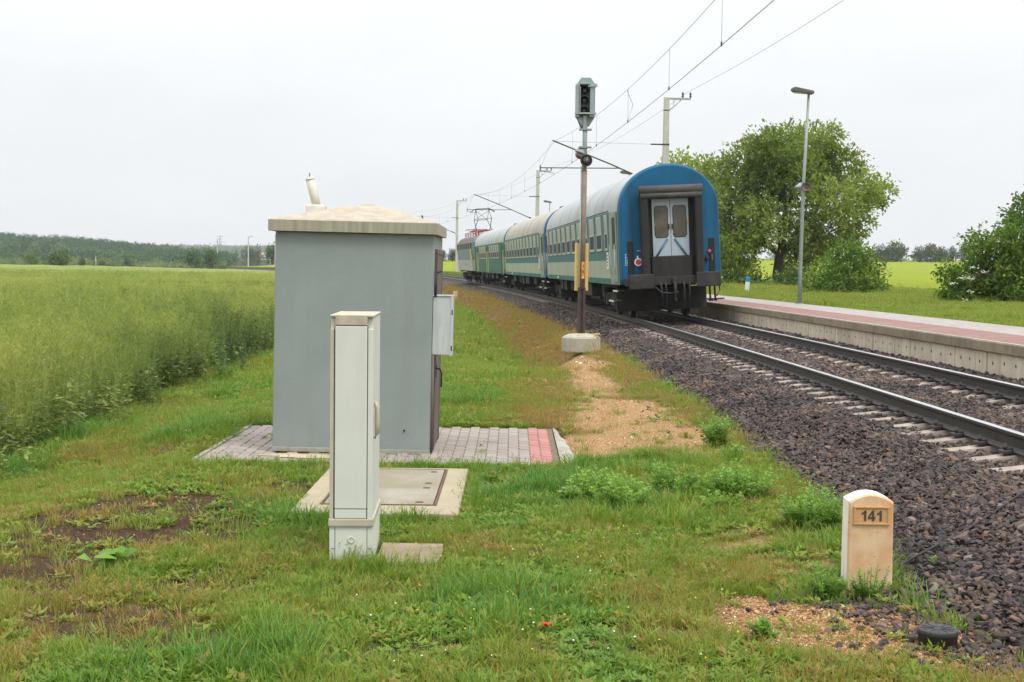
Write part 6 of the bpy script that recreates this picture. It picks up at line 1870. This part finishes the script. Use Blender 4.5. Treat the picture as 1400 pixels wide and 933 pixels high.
# the distant wooded ridge
n = 2200
y = RNG.uniform(2150, 2800, n); x = -RNG.uniform(.10, .42, n) * y
m = n; hh = RNG.uniform(10, 17, m)
scatter("ridge_wood", np.stack([x, y, ground_z(x - cx(y), y) - 2], -1), np.stack([RNG.normal(0, .05, m), RNG.normal(0, .05, m), RNG.uniform(0, 6.28, m)], -1), np.stack([hh * 1.9, hh * 1.9, hh], -1), RNG.integers(0, 5, m), np.clip(RNG.normal(.35, .15, m), 0, 1), w_src)
# lattice pylon on the far ridge and two far buildings
P = at_px(301, 333, 1500); gP = gz(P.x, P.y)
py_o = empty("power_pylon", (P.x, P.y, gP), 0, "tiny grey lattice power pylon on the hazy ridge", "pylon")
top = at_px(301, 322.5, 1500).z - gP
PYL = solid("pylon_steel", (.20, .22, .23), .6, .2)
m = MB()
for a in (-1, 1):
    for b_ in (-1, 1): m.tube([(a * 3, b_ * 3, 0), (a * 1.1, b_ * 1.1, top * .6), (a * .5, b_ * .5, top)], .11, 4)
for k in range(8):
    z0_, z1_ = top * k / 9, top * (k + 1) / 9; r0 = 3 - 2.4 * k / 9; r1 = 3 - 2.4 * (k + 1) / 9
    m.tube([(-r0, -r0, z0_), (r1, -r1, z1_)], .06, 4).tube([(r0, -r0, z0_), (-r1, -r1, z1_)], .06, 4)
m.build("lattice_mast", PYL, py_o)
for z_, l_ in ((.97, 4.5), (.78, 5.5)): MB().tube([(-l_, 0, top * z_), (0, 0, top * z_ + .6), (l_, 0, top * z_)], .14, 4).build("cross_arm", PYL, py_o)
def far_house(px, base_py, d0, wd, hgt, roofh, wm, rm, label):
    b = at_px(px, base_py, d0); b.z = gz(b.x, b.y)
    r = empty("far_house", b, .1, label, "house")
    MB().box((0, 0, hgt / 2), (wd, wd * .6, hgt)).build("wall", wm, r)
    MB().prism([(-wd * .33, hgt), (wd * .33, hgt), (0, hgt + roofh)], 0, -wd * .53, wd * .53).build("roof", rm, r)
    for k in range(3): MB().box((-wd * .3 + k * wd * .3, -wd * .302, hgt * .55), (wd * .12, .05, hgt * .4)).build("window", GL_LO, r)
WALLW = solid("far_wall_white", (.62, .60, .56), .9); ROOFR = solid("far_roof_pink", (.46, .27, .22), .9); ROOFG = solid("far_roof_grey", (.38, .40, .42), .8)
far_house(357, 351, 1050, 7, 3.4, 2.6, WALLW, ROOFR, "small far house with a pinkish roof among trees left of the hut")
far_house(312, 346, 1300, 13, 1.6, 1.0, WALLW, ROOFG, "long low far hall with grey roof in the gap below the pylon")
fp = at_px(131, 362, 380); fp.z = gz(fp.x, fp.y)
pr_ = empty("wooden_pole", fp, 0, "thin pale pole standing at the edge of the left wood", "pole")
MB().tube([(0, 0, 0), (0, 0, 3.4)], [.13, .09], 8).build("shaft", solid("pole_wood_pale", (.42, .38, .33), .9), pr_)
MB().box((0, 0, 3.2), (.8, .08, .08)).build("cross_arm", BARK, pr_)

# ------------------------------------------------------------------ single plants near the camera
WEED = leafmat("weed_leaves", [(.0, (.07, .16, .035)), (.4, (.135, .28, .045)), (.7, (.20, .37, .06)), (1, (.29, .43, .10))], .45)
def weed(x, y, wd, h, stems, label, cat="plant", group=None, leaf=.05, seed=1, light=.0):
    r = random.Random(seed)
    ro = empty("weed_plant", (x, y, gz(x, y) - .01), 0, label, cat, group)
    V = []; F = []; T = []; ms = MB()
    for k in range(stems):
        a = r.uniform(0, 6.28); d = wd / 2 * math.sqrt(r.random()); e_ = Vector((d * math.cos(a) * 1.15, d * math.sin(a) * .9, h * r.uniform(.35, 1.2) * (1 - .25 * (2 * d / wd) ** 2)))
        b_ = Vector((e_.x * .35, e_.y * .35, 0)); mid = (b_ + e_) / 2 + Vector((e_.x * .1, e_.y * .1, .02))
        ms.tube([b_, mid, e_], [.003, .0025, .0012], 4)
        tn = r.uniform(.25, .75) + light
        for j in range(20):
            q = .18 + .84 * j / 19; c = (b_ * (1 - q) ** 2 + mid * 2 * q * (1 - q) + e_ * q * q)
            az = j * 2.4 + r.uniform(-.4, .4); dd = Vector((math.cos(az), math.sin(az), r.uniform(.05, .8))).normalized()
            n_ = Vector((r.uniform(-.4, .4), r.uniform(-.4, .4), 1)).normalized(); ln = leaf * r.uniform(.7, 1.25) * (1.15 - .5 * q)
            leaf_tris(V, F, c, dd, n_, ln, ln * .36)
            for s in (-1, 1):   # side lobes
                d2 = (dd + dd.cross(n_) * s * .9).normalized(); leaf_tris(V, F, c + dd * ln * .35, d2, n_, ln * .6, ln * .22)
            T += [min(1, max(0, tn + r.gauss(0, .1) + .15 * q))] * 12
    ms.build("stem", solid("weed_stem", (.13, .18, .05), .7), ro)
    link("leaves", mesh_np("leaves", V, F, WEED, dict(tint=T)), ro)
    return ro
WG = "leafy weeds along the foot of the ballast"
weed(2.14, 9.78, .46, .33, 60, "bushy bright green weed against the ballast left of the kilometre stone", group=WG, seed=3, light=.1, leaf=.055)
weed(1.80, 7.76, .20, .22, 22, "small bushy green weed just left of the kilometre stone's foot", group=WG, seed=4, light=.0, leaf=.04)
weed(2.05, 7.80, .21, .20, 24, "feathery green weed growing against the kilometre stone's front", group=WG, seed=5, light=-.05, leaf=.032)
weed(1.84, 11.07, .60, .28, 70, "wide low green weed patch midway along the ballast edge", group=WG, seed=6, light=.1, leaf=.06)
weed(1.62, 10.6, .30, .16, 22, "small low weed in front of the wide green patch at ballast edge", group=WG, seed=16, light=.1, leaf=.05)
weed(2.18, 14.4, .34, .34, 40, "upright green weed highest up along the ballast foot", group=WG, seed=7, light=.08, leaf=.06)
weed(2.13, 13.2, .22, .18, 18, "small green weed right below the highest weed at ballast foot", group=WG, seed=17, light=.08, leaf=.05)
weed(1.33, 11.3, .42, .28, 50, "rounded green weed standing in grass left of the ballast weeds", seed=8, light=.02, leaf=.055)
weed(.62, 10.8, .46, .26, 44, "pale yellow-green weed clump in the grass in front of red pavers", seed=9, light=.30, leaf=.07)
weed(.88, 10.5, .46, .24, 40, "pale weed clump in lush grass right of the other pale clump", seed=10, light=.28, leaf=.07)
weed(2.62, 8.35, .10, .14, 7, "tiny light green sprout among the dark stones right of the kilometre stone", seed=11, light=.2, leaf=.035)
weed(2.52, 7.2, .12, .09, 6, "tiny sprout on dark stones behind the black drain cap", seed=12, light=.15, leaf=.03)
weed(1.28, 6.8, .16, .12, 12, "small dark green weed on the orange gravel in the foreground", seed=13, light=-.05, leaf=.045)
# coarse plant with large leaves on the left
bp_ = empty("broadleaf_plant", (-2.43, 8.30, gz(-2.43, 8.30)), 0, "coarse plant with large light green leaves on the bare soil patch at left", "plant")
rr = random.Random(6)
V = []; F = []; T = []
for k in range(9):
    a = rr.uniform(0, 6.28); d = Vector((math.cos(a), math.sin(a), rr.uniform(.25, .9))).normalized(); ln = rr.uniform(.10, .17)
    c = Vector((rr.gauss(0, .05), rr.gauss(0, .05), rr.uniform(.02, .06))); s = d.cross(Vector((0, 0, 1))).normalized() * ln * .42
    b0 = len(V); up_ = Vector((0, 0, .02))
    V += [tuple(c), tuple(c + d * ln * .3 + s), tuple(c + d * ln * .75 + s * .8 - up_), tuple(c + d * ln * 1.05 - up_ * 2), tuple(c + d * ln * .75 - s * .8 - up_), tuple(c + d * ln * .3 - s), tuple(c + d * ln * .55 + up_)]
    F += [(b0, b0 + 1, b0 + 6), (b0 + 1, b0 + 2, b0 + 6), (b0 + 2, b0 + 3, b0 + 6), (b0 + 3, b0 + 4, b0 + 6), (b0 + 4, b0 + 5, b0 + 6), (b0 + 5, b0, b0 + 6)]
    T += [rr.uniform(.5, .8)] * 7
link("leaf", mesh_np("leaf", V, F, WEED, dict(tint=T)), bp_, "stuff")
# poppy
pp = empty("poppy", (.173, 6.29, gz(.173, 6.29)), 0, "single red poppy flower in the grass at the bottom of the picture", "flower")
MB().tube([(0, 0, 0), (.006, .0, .09), (.002, -.004, .175)], .0018, 5).build("stem", solid("poppy_stem", (.12, .18, .05), .7), pp)
RED = solid("poppy_red", (.72, .035, .022), .55, 0, .1, 60)
for k in range(5):
    a = k * 1.257; m = MB()
    vs = [(0, 0, .172)]
    for j in range(6):
        b_ = a - .62 + 1.24 * j / 5; rr_ = .021 + .002 * math.sin(j * 2.2); vs.append((rr_ * math.cos(b_), rr_ * math.sin(b_), .186 + .006 * math.sin(j * 1.7)))
    m.add(vs, [(0, j, j + 1) for j in range(1, 6)]); m.build("petal", RED, pp)
MB().lathe([(.003, .170), (.006, .176), (.004, .184)], n=8).build("seed_head", BLACK, pp)
# small yellow and white flowers in the turf
fl = MB()
YF = solid("buttercup_yellow", (.80, .55, .04), .6); WF = solid("daisy_white", (.82, .80, .74), .6)
rr = random.Random(12)
for k in range(95):
    y = rr.uniform(6.2, 9.5); x = rr.uniform(-.9, 1.3)
    z = gz(x, y) + rr.uniform(.03, .075)
    fl.lathe([(.002, -.003), (.0065, .0), (.003, .004)], (x, y, z), n=6, mi=0 if rr.random() < .6 else 1)
fl.build("small_flowers", [YF, WF], None, "stuff")

# ------------------------------------------------------------------ the hazy air of an overcast day
hz = MB().box((-300, 1500, 24), (3600, 4200, 76)).build("haze", [], None, "stuff")
hm = bpy.data.materials.new("haze_air"); hm.use_nodes = True
ht = hm.node_tree; ht.nodes.clear()
ho = N(ht, "ShaderNodeOutputMaterial"); pv = N(ht, "ShaderNodeVolumePrincipled")
pv.inputs["Color"].default_value = (.92, .95, 1.0, 1); pv.inputs["Density"].default_value = .00017; pv.inputs["Anisotropy"].default_value = .0
ht.links.new(pv.outputs[0], ho.inputs["Volume"])
hz.data.materials.append(hm)
